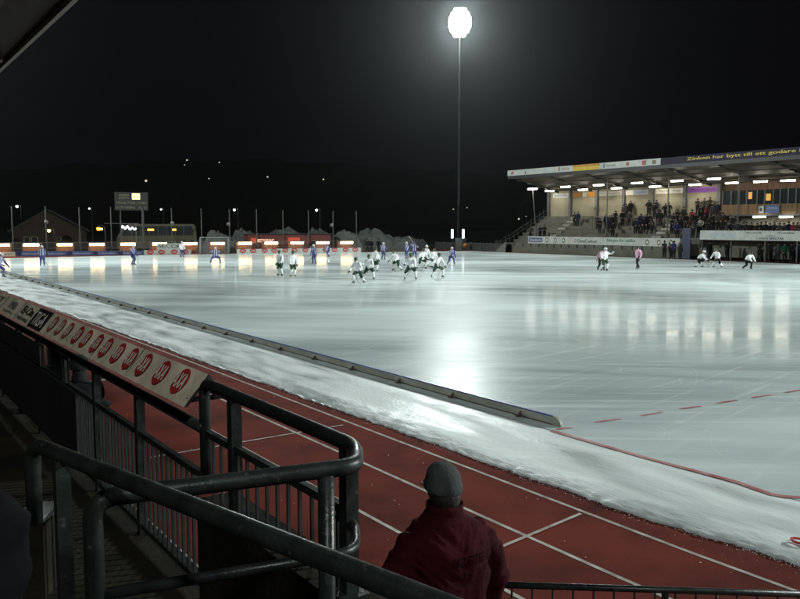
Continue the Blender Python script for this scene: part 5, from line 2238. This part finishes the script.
make_person('v_stand', dict(hip=0.92, lean=0.18, footL=(-0.16, 0.02, 0), footR=(0.15, 0, 0), handL=(-0.22, 0.34, 0.82), handR=(0.2, 0.32, 0.86), bulk=1.14, shoe_z=0.11), SV_, 'helmet', M['helmet_white'], True)
make_person('v_keeper', dict(hip=0.72, lean=0.42, footL=(-0.42, 0.06, 0), footR=(0.42, 0.02, 0), handL=(-0.48, 0.42, 0.92), handR=(0.50, 0.40, 0.96), bulk=1.3, shoe_z=0.11, kneeL=(-0.6, 1, 0), kneeR=(0.6, 1, 0), elbL=(-1, -0.4, -0.6), elbR=(1, -0.4, -0.6)), SV_, 'helmet', M['helmet_white'], True)
make_person('v_raise', dict(hip=0.90, lean=0.15, footL=(-0.2, 0.05, 0), footR=(0.2, -0.05, 0), handL=(-0.15, 0.40, 1.30), handR=(0.30, 0.34, 1.62), bulk=1.12, shoe_z=0.11, elbR=(1, -0.2, -0.2)), SV_, 'helmet', M['helmet_blue'], True)
make_person('referee', dict(hip=0.90, lean=0.18, footL=(-0.10, 0.28, 0), footR=(0.12, -0.26, 0.01), handL=(-0.26, 0.20, 0.86), handR=(0.28, -0.10, 0.84), bulk=1.0, shoe_z=0.11, head=0.05), [M['skin'], M['pink'], M['trouser'], M['trouser'], M['skate'], M['skin']], 'helmet', M['black'], True)
make_person('w_arm', dict(hip=0.86, lean=0.30, footL=(-0.14, 0.12, 0), footR=(0.16, -0.14, 0), handL=(-0.55, 0.40, 1.42), handR=(0.26, 0.36, 0.86), bulk=1.22, shoe_z=0.11, head=-0.1, elbL=(-0.4, -0.4, -1)), SW_, 'helmet', M['helmet_white'], True)

Z0 = ICE_Z


def skater(key, px, py, face, label, group, st_=None, mats=None, hat=None, scale=1.0, m='stick'):
    p = at(px, py, Z0)
    f = facing(p, face)
    place(key, p, f, label, group, mats, hat, scale)
    if st_:
        stick(p, f, *[tuple(x * scale for x in q) for q in st_[0:3]], st_[3], m)


GW, GV, GR_ = 'players in white and green', 'players in violet and blue', 'people in pink shirts'
SD = ((-0.18, 0.36, 0.86), (0.14, 0.42, 0.70), (0.38, 0.80, 0.03))
SD2 = ((0.16, 0.36, 0.84), (-0.14, 0.44, 0.72), (-0.52, 0.78, 0.03))
skater('w_stand', 280.3, 275.8, -20, 'player in white standing on the left of the isolated pair', GW, (*SD2, 'bandy stick of the left player of the isolated white pair'))
skater('w_stand2', 293, 277.0, 10, 'player in white standing on the right of the isolated pair', GW, (*SD, 'bandy stick of the right player of the isolated white pair'))
skater('w_skate', 359, 283.2, -35, 'nearest player in white at the left front of the group, bending forward', GW, (*SD2, 'bandy stick held low by the player at the left front of the group'))
skater('w_stride', 369.5, 279.6, -10, 'player in white just behind the bending one at the left front', GW, (*SD, 'bandy stick of the second player at the left of the group'))
skater('w_stand', 375.5, 271.5, 160, 'player in white half hidden behind the left front pair', GW)
skater('w_skate', 397.5, 270.5, -60, 'player in white skating left in the middle of the group', GW, (*SD2, 'bandy stick of the player skating left in the middle'))
skater('w_stride', 411, 279.6, -5, 'large player in white facing the camera at the front centre of the group', GW, (*SD, 'bandy stick of the player at the front centre'), scale=1.06)
skater('w_stride', 421.5, 268.6, 40, 'player in white striding right behind the front centre player', GW, (*SD, 'bandy stick of the player striding behind the centre'))
skater('w_stand2', 426, 266.2, 150, 'player in white partly hidden at the back of the group', GW, hat=M['helmet_white'])
skater('w_skate', 431.5, 267.6, 55, 'player in white skating right, second from the right of the white group', GW)
skater('w_stride', 437.5, 277.2, 25, 'player in white at the right front of the group', GW, (*SD, 'bandy stick of the player at the right front of the group'))
skater('v_skate', 450.8, 264.6, 20, 'player in violet skating alone at the right of the white group', GV, (*SD, 'bandy stick of the violet player right of the group'))
skater('v_stand', 383, 259.6, 30, 'player in violet before the largest snow heap, left of the group', GV, (*SD2, 'bandy stick of the violet player before the snow heap'))
skater('v_stand', 407.5, 258.6, -50, 'player in violet standing behind the middle of the white group', GV)
skater('v_raise', 414, 258.4, 20, 'player in violet raising a pale stick behind the group', GV, ((-0.10, 0.42, 1.30), (0.26, 0.36, 1.60), (0.62, 0.30, 2.35), 'pale bandy stick raised above the group'), m='paleStick')
skater('v_keeper', 215.3, 263.2, 10, 'goalkeeper in violet crouching wide before the far goal', GV)
skater('v_stand', 42.5, 266.2, 175, 'player in violet seen from behind at the far left', GV, (*SD, 'bandy stick of the violet player at the far left'))
skater('v_stand', 132.6, 264.8, 60, 'player in violet before the last blue ad board', GV, (*SD, 'bandy stick of the violet player before the blue boards'))
skater('v_stand', 314.6, 263.6, -30, 'small player in violet left of the one near the far boards', GV, (*SD, 'bandy stick of the small violet player'))
skater('v_skate', 328.8, 257.0, -60, 'player in violet close to the far AXA boards on the right', GV)
skater('v_bend' if 'v_bend' in BLANKS else 'v_skate', -2, 277.5, 60, 'player in violet cut off by the left edge', GV, scale=1.05)
skater('v_stand', 182, 257.6, 20, 'player in pale jersey near the AXA boards left of the goal', GV, (*SD, 'bandy stick of the pale player left of the goal'), mats={1: M['jersey_white']}, hat=M['helmet_white'])
skater('w_arm', 604, 270.6, 25, 'player in white reaching an arm out left before the far stand', GW, scale=1.06)
skater('referee', 600.6, 270.2, 30, 'person in pink shirt and dark trousers half behind the reaching white player', GR_, scale=1.0)
skater('referee', 638.3, 268.8, -35, 'referee in pink shirt skating before the far stand', GR_, scale=1.06)
skater('w_bend', 698.5, 267.2, 70, 'player in white leaning right, leftmost of three before the dugout', GW, (*SD2, 'bandy stick of the leaning player before the gate'), mats={2: M['trouser']}, hat=M['helmet_white'])
skater('w_skate', 717.8, 267.6, -40, 'player in white leaning left, middle one of three before the dugout', GW, (*SD, 'bandy stick of the middle player before the dugout'), mats={2: M['trouser'], 3: M['sock_white']})
skater('w_bend', 747, 268.8, 40, 'player in white bending, rightmost of three before the dugout', GW, (*SD2, 'bandy stick of the rightmost player before the dugout'), mats={2: M['trouser'], 3: M['trouser']}, hat=M['black'])

# bystanders
make_person('sp_stand', dict(bulk=1.15), SC_, 'hat', M['coat_black'])
make_person('sp_pockets', dict(bulk=1.2, handL=(-0.24, 0.16, 0.98), handR=(0.24, 0.16, 0.98), elbL=(-1, -0.5, 0), elbR=(1, -0.5, 0), footL=(-0.14, 0.03, 0), footR=(0.12, -0.02, 0), lean=0.04), SC_, 'hat', M['coat_grey'])
make_person('sp_fold', dict(bulk=1.12, handL=(0.10, 0.26, 1.16), handR=(-0.10, 0.24, 1.12), elbL=(-1, 0.2, -0.6), elbR=(1, 0.2, -0.6), lean=0.02, headturn=0.4), SC_, 'hat', M['coat_navy'])
make_person('sp_lean', dict(bulk=1.15, hip=0.92, lean=0.3, handL=(-0.2, 0.48, 0.98), handR=(0.2, 0.48, 0.98), footL=(-0.12, -0.05, 0), footR=(0.12, 0.03, 0)), SC_, 'hat', M['coat_black'])
KEYS = ('sp_stand', 'sp_pockets', 'sp_fold', 'sp_lean')
COATS = ['coat_black'] * 5 + ['coat_grey'] * 3 + ['coat_navy'] * 2 + ['coat_brown'] * 2
random.seed(11)
gby = 'dark bystanders behind the far boards'
for px, lb in ((367.6, 'left one of the dark pair of bystanders before the largest snow heap'), (371.4, 'right one of the dark pair of bystanders before the largest snow heap'), (378.8, 'dark bystander beside the violet player at the snow heap'), (313, 'dark bystander at the white kiosk door')):
    p = back(px, 252.5, 1.0)
    p.z = 0
    place('sp_stand', p, facing(p, 0), lb, gby, hat=M['coat_black'])

# spectators on the far terrace: pixel of the body middle -> row
tc0 = Vector((XF + 0.9, 0, TZ0))


def terrace_spot(px, py):
    d = ray(px, py)
    # intersect the sloping plane through the tread middles, lifted to body middle (0.9 m)
    k = RISE / TREAD
    # z = TZ0 + 0.9 + k*(x - XF-0.9-TREAD/2)
    t = (TZ0 + 0.9 + k * (0 - XF - 0.9 - TREAD / 2) - CAM.z) / (d.z - k * d.x)
    p = CAM + d * t
    r = int(round((p.x - XF - 0.9 - TREAD / 2) / TREAD))
    r = max(0, min(NROW - 1, r))
    x = XF + 0.9 + TREAD * (r + 0.5)
    # re-project on that row
    q = CAM + d * (x / d.x)
    return Vector((x, q.y, TZ0 + RISE * r)), r


groups = {
    'below the cream wall left of the first stairway': [(531, 234), (540, 234), (544, 232.5)],
    'right of the top of the first stairway': [(574.5, 218), (577.5, 219.5)],
    'in the left cluster between the two stairways': [(597, 224), (600, 228), (606.5, 223), (609, 226), (611.5, 224), (615.5, 220.5), (613, 228.5)],
    'high by the pillar in the middle of the terrace': [(624, 211.5), (626.5, 213), (631, 208.5), (629.8, 219), (622, 218)],
    'in the right cluster before the second stairway': [(635, 227), (637.5, 225), (641, 224), (644, 226), (646.5, 222), (649.5, 223), (652.5, 228)],
    'high before the cream wall near the second stairway': [(648.8, 209), (656.5, 207.5), (658, 215.5), (661, 217), (665, 212), (669, 211), (655, 212)],
    'right of the second stairway': [(673, 222), (675.5, 227), (678, 219), (681, 221), (684, 216), (677.5, 231), (686.5, 223), (690, 226), (671.5, 228)],
    'high under the violet banner': [(697, 208.5), (700.5, 213), (704.5, 207.5), (709.5, 208.5), (706, 215.5), (712, 214), (701, 218)],
    'crowded above the gate': [(692, 219), (696, 222), (700, 225), (704.5, 223), (709, 224.5), (713, 221), (693, 229), (698, 228)],
    'beside the left end of the press box': [(717.5, 212), (721, 216.5), (724.5, 213), (727.5, 216), (719, 222), (723.5, 222)],
}
adj = {'coat_black': 'black', 'coat_grey': 'dark grey', 'coat_navy': 'navy', 'coat_brown': 'brown', 'coat_red': 'red', 'coat_blue': 'blue', 'coat_white': 'pale'}
special = {(706, 215.5): 'coat_red', (692, 219): 'coat_red', (677.5, 231): 'coat_blue', (700, 225): 'coat_white'}
for gname, lst in groups.items():
    for i, (px, py) in enumerate(lst):
        p, r = terrace_spot(px, py)
        coat = special.get((px, py)) or random.choice(COATS)
        p.y += random.uniform(-0.08, 0.08)
        lab = '%s-coated spectator standing %s' % (adj[coat], gname)
        place(random.choice(KEYS[:3]), p, facing(p, random.uniform(-35, 35)), lab, 'spectators ' + gname,
              mats={1: M[coat], 2: M['trouser']}, hat=M[random.choice(['coat_black', 'coat_grey', 'coat_navy', 'hair', 'coat_brown'])], scale=random.uniform(1.0, 1.10))
# heads above the right hoarding
for i, (px, py) in enumerate([(729.5, 226), (733.5, 227), (738, 226), (742.5, 226.5), (746, 228.5), (751.5, 227), (756, 228), (761, 226.5), (765.5, 227.5), (770, 227), (774.5, 226.5), (779.5, 228), (784, 226.5), (788.5, 227), (793.5, 223), (797.5, 226), (803, 227)]):
    x = XF + 0.55
    q = atX(px, py, x)
    coat = 'coat_red' if i in (14,) else random.choice(COATS)
    p = Vector((x, q.y, TZ0 + 0.9))
    place(random.choice(KEYS), p, facing(p, random.uniform(-30, 30)), '%s-coated spectator behind the raised white hoarding below the press box' % adj[coat],
          'spectators behind the raised hoarding', mats={1: M[coat]}, hat=M[random.choice(['coat_black', 'coat_grey', 'hair'])], scale=random.uniform(0.94, 1.04))
# team staff in and before the dugout
for px, py, coat, lb in ((664, 262, 'coat_grey', 'person in a grey coat standing against the front wall left of the gate'), (673.5, 263, 'coat_blue', 'person in a blue coat standing against the front wall beside the gate'),
                         (726.5, 265.5, 'coat_black', 'tall person in black standing at the ice edge between two white players'), (777.5, 267, 'coat_grey', 'person in grey beside the green-clad one before the dugout'),
                         (784, 267.5, 'coat_green', 'person in a green coat standing before the dugout'), (768, 267, 'coat_black', 'person in black standing left of the grey-clad one in the dugout'),
                         (709, 265, 'coat_black', 'person in black in the dugout behind the middle white player'), (759, 266.5, 'coat_brown', 'person in a brown coat in the dugout right of the bending player'),
                         (791, 268, 'coat_black', 'person in black right of the green-clad one'), (798, 268.5, 'coat_navy', 'person in navy at the right edge before the dugout')):
    x = XF - 0.55 if px in (664, 673.5, 726.5, 784, 777.5) else XF + 0.75
    q = atX(px, py, x)
    p = Vector((x, q.y, 0))
    place(random.choice(KEYS[:3]), p, facing(p, random.uniform(-30, 30)), lb, 'team staff at the dugout', mats={1: M[coat]}, hat=M['coat_black'], scale=1.06)
# dark figure on the track just outside the near railing
p = at(78, 367, 1.80)
p = Vector((p.x, p.y, 0))
place('sp_fold', p, hf, 'person in black standing on the track just outside the near railing', None, mats={0: M['coat_black'], 1: M['coat_black'], 5: M['coat_black']}, hat=M['coat_black'], scale=1.04)
for k in list(BLANKS):
    if k not in used:
        copy = BLANKS[k]
        for ch in list(copy.children):
            D.objects.remove(ch)
        D.objects.remove(copy)


# ------------------------------------------------------------------ the man in red, and the figure at the left edge
def big_person(name, loc, face, label, top_m, dark_m, hat_m, ink=None, words=None, bulk=1.0, hat_top=1.80, turn=0.0, glasses=False):
    t = empty(name, loc, label, 'person')
    mb = MB()

    def ring(c, rx, ry, n=28, p=2.4):
        out = []
        for k in range(n):
            a = 2 * math.pi * k / n
            ca, sa = math.cos(a), math.sin(a)
            out.append(Vector((c[0] + rx * math.copysign(abs(ca) ** (2 / p), ca), c[1] + ry * math.copysign(abs(sa) ** (2 / p), sa), c[2])))
        return out

    def loft(rings):
        n = len(rings[0])
        vs = [q for r_ in rings for q in r_]
        fs = [(i * n + k, i * n + (k + 1) % n, (i + 1) * n + (k + 1) % n, (i + 1) * n + k) for i in range(len(rings) - 1) for k in range(n)]
        fs.append(tuple(range(n - 1, -1, -1)))
        fs.append(tuple((len(rings) - 1) * n + k for k in range(n)))
        mb.add(vs, fs)
    b = bulk
    loft([ring((0, 0, z), rx * b, ry * b) for z, rx, ry in ((0.80, 0.20, 0.155), (0.90, 0.225, 0.175), (1.02, 0.225, 0.172), (1.15, 0.228, 0.170), (1.28, 0.232, 0.168), (1.35, 0.226, 0.158), (1.41, 0.200, 0.138), (1.455, 0.155, 0.118), (1.50, 0.100, 0.096), (1.53, 0.09, 0.09))])
    for s in (-1, 1):
        mb.tube([(s * 0.07 * b, 0, 1.385), (s * 0.17 * b, 0, 1.365), (s * 0.225 * b, -0.01, 1.305), (s * 0.258 * b, -0.02, 1.22), (s * 0.285 * b, -0.035, 1.10), (s * 0.275 * b, 0.03, 0.98), (s * 0.245 * b, 0.14, 0.90), (s * 0.20 * b, 0.22, 0.88)],
                [0.05, 0.078, 0.088, 0.088, 0.082, 0.078, 0.066, 0.056], 16)
        mb.tube([(s * 0.10, 0, 0.90), (s * 0.11, 0.02, 0.50), (s * 0.115, 0.0, 0.12), (s * 0.115, 0.0, 0.05)], [0.115, 0.085, 0.07, 0.06], 14)
        mb.tube([(s * 0.115, -0.06, 0.05), (s * 0.12, 0.18, 0.045)], [0.05, 0.045], 10)
        # hand: palm, four fingers and thumb, gently curled
        mb.tube([(s * 0.20 * b, 0.22, 0.88), (s * 0.175 * b, 0.29, 0.872)], [0.042, 0.046], 10)
        for q in range(4):
            o = Vector((s * (0.20 - 0.022 * q) * b, 0.32, 0.90 - 0.012 * q))
            mb.tube([o, o + Vector((-s * 0.012, 0.042, -0.006)), o + Vector((-s * 0.022, 0.062, -0.036))], [0.012, 0.011, 0.009], 8)
        mb.tube([(s * 0.15 * b, 0.26, 0.89), (s * 0.125 * b, 0.31, 0.90)], [0.014, 0.011], 8)
    ct, st_ = math.cos(turn), math.sin(turn)

    def hd(x, y, z):
        return Vector((x * ct - y * st_, x * st_ + y * ct, z))
    mb.tube([(0, -0.005, 1.42), hd(0, 0.01, 1.60)], [0.075, 0.066], 16)
    mb.ell((0, 0.015, 1.665), (0.079, 0.098, 0.118), 24, 16)
    mb.ell(hd(0, 0.075, 1.61), (0.05, 0.05, 0.06), 14, 10)
    mb.ell(hd(0, 0.122, 1.645), (0.015, 0.022, 0.024), 10, 8)
    for s in (-1, 1):
        mb.ell(hd(s * 0.083, 0.0, 1.645), (0.014, 0.026, 0.034), 10, 8)
    me = D.meshes.new('body')
    me.from_pydata(mb.v, [], mb.f)
    ob = D.objects.new('body', me)
    COL.objects.link(ob)
    bmx = bmesh.new()
    bmx.from_mesh(me)
    bmesh.ops.recalc_face_normals(bmx, faces=bmx.faces)
    bmx.to_mesh(me)
    bmx.free()
    rm = ob.modifiers.new('r', 'REMESH')
    rm.mode = 'VOXEL'
    rm.voxel_size = 0.0105
    sm = ob.modifiers.new('s', 'SMOOTH')
    sm.factor = 0.5
    sm.iterations = 5
    dg = bpy.context.evaluated_depsgraph_get()
    out = D.meshes.new_from_object(ob.evaluated_get(dg))
    D.objects.remove(ob)
    D.meshes.remove(me)
    out.name = 'body'
    out.materials.clear()
    for m in (top_m, M['trouser'], M['skin'], M['rubber']):
        out.materials.append(m)
    nrm = [v.normal.copy() for v in out.vertices]
    for v, n_ in zip(out.vertices, nrm):
        p = v.co
        if 0.86 < p.z < 1.47 and p.y < 0.24:
            # cloth folds: slanting creases, stronger at the waist and elbows
            f1 = mnoise.fractal(Vector((p.x * 5 + p.z * 3.0, p.y * 4, p.z * 9 - abs(p.x) * 8)), 0.9, 2.0, 4)
            f2 = mnoise.noise(Vector((p.x * 16, p.y * 12, p.z * 22)))
            side = 1.3 if abs(p.x) > 0.2 else 1.0
            v.co = p + n_ * (0.017 * f1 * side + 0.0015 * f2)
        elif p.z <= 0.86:
            v.co = p + n_ * 0.008 * mnoise.noise(Vector((p.x * 8, p.y * 8, p.z * 14)))
    for f in out.polygons:
        c = f.center
        f.use_smooth = True
        if c.z > 1.54:
            f.material_index = 2
        elif c.z < 0.09:
            f.material_index = 3
        elif c.y > 0.235 and abs(c.x) < 0.24:
            f.material_index = 2
        elif c.z < 0.83:
            f.material_index = 1
        else:
            f.material_index = 0
    rz_ = math.atan2(-face.x, face.y)
    bo = D.objects.new('body', out)
    COL.objects.link(bo)
    bo.parent = t
    o0 = Vector(loc)

    def child(mbx, nm, m, smooth=True, parent=None):
        return mbx.build(nm, m, parent or t, smooth=smooth, base=(0, 0, 0))
    # collar standing up round the neck
    cb = MB()
    rings = [ring((0, -0.004, z), rx, ry, 32, 2.1) for z, rx, ry in ((1.445, 0.128, 0.112), (1.49, 0.108, 0.103), (1.535, 0.103, 0.102), (1.565, 0.106, 0.106), (1.570, 0.099, 0.099), (1.53, 0.092, 0.092), (1.47, 0.092, 0.09))]
    n = 32
    for r_ in rings:
        for q in r_:
            q.z += 0.008 * mnoise.noise(Vector((q.x * 22, q.y * 22, q.z * 10)))
            w_ = 1 + 0.05 * mnoise.noise(Vector((q.x * 14, q.y * 14, q.z * 40)))
            q.x *= w_
            q.y *= w_
    cb.add([q for r_ in rings for q in r_], [(i * n + k, i * n + (k + 1) % n, (i + 1) * n + (k + 1) % n, (i + 1) * n + k) for i in range(len(rings) - 1) for k in range(n)])
    child(cb, 'collar', top_m)
    # hair at the nape and the knitted hat
    hb = MB()
    hb.ell(hd(0, -0.016, 1.615), (0.084, 0.096, 0.100), 24, 12)
    child(hb, 'hair', M['hair'])
    kb = MB()
    nu, nv = 40, 16
    vs, fs = [], []
    top = hat_top
    for j in range(nv + 1):
        f = j / nv
        th = math.pi * 0.5 * f
        if f < 0.78:
            a = f / 0.78 * math.pi / 2
            rr, zz = math.sin(a) ** 0.80, 1.672 + (top - 1.672) * math.cos(a) ** 0.85
        else:
            rr, zz = 1.0 - 0.02 * (f - 0.78) / 0.22, 1.672 - 0.025 * (f - 0.78) / 0.22
        for i in range(nu):
            ph = 2 * math.pi * i / nu
            w_ = 1 + 0.02 * mnoise.noise(Vector((math.cos(ph) * 2, math.sin(ph) * 2, zz * 9))) + (0.06 if 0.70 < f < 0.97 else 0) + 0.008 * math.cos(ph * 20)
            tilt = -0.012 if True else 0
            x, y = 0.098 * rr * math.cos(ph) * w_, 0.112 * rr * math.sin(ph) * w_
            vs.append(hd(x, y + 0.006, zz + 0.18 * y * 0.5 + tilt))
    for j in range(nv):
        for i in range(nu):
            fs.append((j * nu + i, (j + 1) * nu + i, (j + 1) * nu + (i + 1) % nu, j * nu + (i + 1) % nu))
    kb.add(vs, fs)
    child(kb, 'knitted_hat', hat_m)
    if glasses:
        gb_ = MB()
        for s in (-1, 1):
            gb_.tube([hd(s * 0.088, 0.0, 1.665), hd(s * 0.088, 0.10, 1.662)], 0.004, 6)
            gb_.tube([hd(s * 0.035 + 0.028 * math.cos(a), 0.118, 1.655 + 0.022 * math.sin(a)) for a in [2 * math.pi * k / 12 for k in range(13)]], 0.003, 5)
        gb_.tube([hd(-0.088, 0.10, 1.662), hd(-0.063, 0.118, 1.66)], 0.004, 6)
        gb_.tube([hd(0.088, 0.10, 1.662), hd(0.063, 0.118, 1.66)], 0.004, 6)
        child(gb_, 'spectacles', M['blade'])
    if words:
        # print laid on the back, following its surface
        from mathutils.bvhtree import BVHTree
        bv = BVHTree.FromPolygons([v.co for v in out.vertices], [tuple(p.vertices) for p in out.polygons])
        tv, tf = text_geo(words)
        wb = MB()
        vs = []
        for x, y in tv:
            px_, pz_ = -0.045 + 0.215 * x, 1.262 + 0.052 * y
            h_ = bv.ray_cast(Vector((px_, -0.6, pz_)), Vector((0, 1, 0)))
            yy_ = h_[0].y if h_[0] is not None else -0.17
            vs.append(Vector((px_, yy_ - 0.004, pz_)))
        wb.add(vs, tf)
        child(wb, 'lettering', ink, False)
    # hem and yoke seam as thin raised strips
    sb_ = MB()
    hem = [q for q in ring((0, 0, 0.84), 0.232 * b, 0.186 * b, 40)]
    sb_.tube(hem + [hem[0]], 0.010, 6)
    child(sb_, 'hem', dark_m)
    t.rotation_euler = (0, 0, rz_)
    return t


manp = atD(444, 480, 4.45)
top_z = atD(444, 460.5, 4.45).z
mloc = Vector((manp.x, manp.y, top_z - 1.80))
ang = R(26)
mface = Vector((hf.x * math.cos(ang) - hf.y * math.sin(ang), hf.x * math.sin(ang) + hf.y * math.cos(ang), 0))
mloc.z = 0.5
big_person('person', mloc, mface, 'man in a red jacket and grey knitted hat seen from behind, beside the railing', M['jacket'], M['jacketdark'], M['beanie'], M['jacketink'], 'RASDERTEG', bulk=1.13, hat_top=top_z - 0.5, turn=R(8), glasses=True)
lp = CAM + hf * 0.90 - RGT * 0.80
big_person('person', Vector((lp.x, lp.y, FL2 + 0.04)), hf, 'person in a dark navy coat cut off by the left edge, close to the camera', M['darknavycoat'], M['coat_black'], M['coat_black'], bulk=1.12)

# ================================================================== SKY, SUN, RENDER
world = D.worlds.new('World')
scene.world = world
world.use_nodes = True
nt = world.node_tree
bg = nt.nodes['Background']
sky = nt.nodes.new('ShaderNodeTexSky')
sky.sky_type = 'NISHITA'
sky.sun_disc = False
sky.sun_elevation = R(-4)
sky.sun_rotation = R(200)
mixn = nt.nodes.new('ShaderNodeMixRGB')
mixn.blend_type = 'ADD'
mixn.inputs['Fac'].default_value = 1.0
mixn.inputs['Color2'].default_value = (0.0014, 0.0011, 0.0018, 1)
sc1 = nt.nodes.new('ShaderNodeMixRGB')
sc1.blend_type = 'MULTIPLY'
sc1.inputs['Fac'].default_value = 1.0
sc1.inputs['Color2'].default_value = (0.002, 0.002, 0.002, 1)
nt.links.new(sky.outputs['Color'], sc1.inputs['Color1'])
nt.links.new(sc1.outputs['Color'], mixn.inputs['Color1'])
nt.links.new(mixn.outputs['Color'], bg.inputs['Color'])
bg.inputs['Strength'].default_value = 1.0

vs_ = scene.view_settings
scene.display_settings.display_device = 'sRGB'
vs_.view_transform = 'Standard'
vs_.look = 'None'
vs_.exposure = 0.0
vs_.gamma = 1.0
vs_.use_curve_mapping = False
cy = scene.cycles
scene.render.engine = 'CYCLES'
cy.use_denoising = True
try:
    cy.denoiser = 'OPENIMAGEDENOISE'
except Exception:
    pass
cy.max_bounces = 5
cy.diffuse_bounces = 2
cy.glossy_bounces = 3
cy.transmission_bounces = 2
cy.sample_clamp_indirect = 6.0
cy.sample_clamp_direct = 0.0
cy.caustics_reflective = False
cy.caustics_refractive = False
cy.blur_glossy = 0.3

# thin winter mist, one closed box round everything
hz_ = MB()
hz_.box((-905, -605, -1.06), (1305, 1405, 120))
hm = D.materials.new('night_mist')
hm.use_nodes = True
for n_ in list(hm.node_tree.nodes):
    if n_.type == 'BSDF_PRINCIPLED':
        hm.node_tree.nodes.remove(n_)
pv = hm.node_tree.nodes.new('ShaderNodeVolumePrincipled')
pv.inputs['Color'].default_value = (0.9, 0.95, 0.97, 1)
pv.inputs['Density'].default_value = 0.00011
pv.inputs['Anisotropy'].default_value = 0.87
hm.node_tree.links.new(pv.outputs['Volume'], hm.node_tree.nodes['Material Output'].inputs['Volume'])
tag(hz_.build('haze', hm), kind='stuff')
cy.volume_bounces = 0
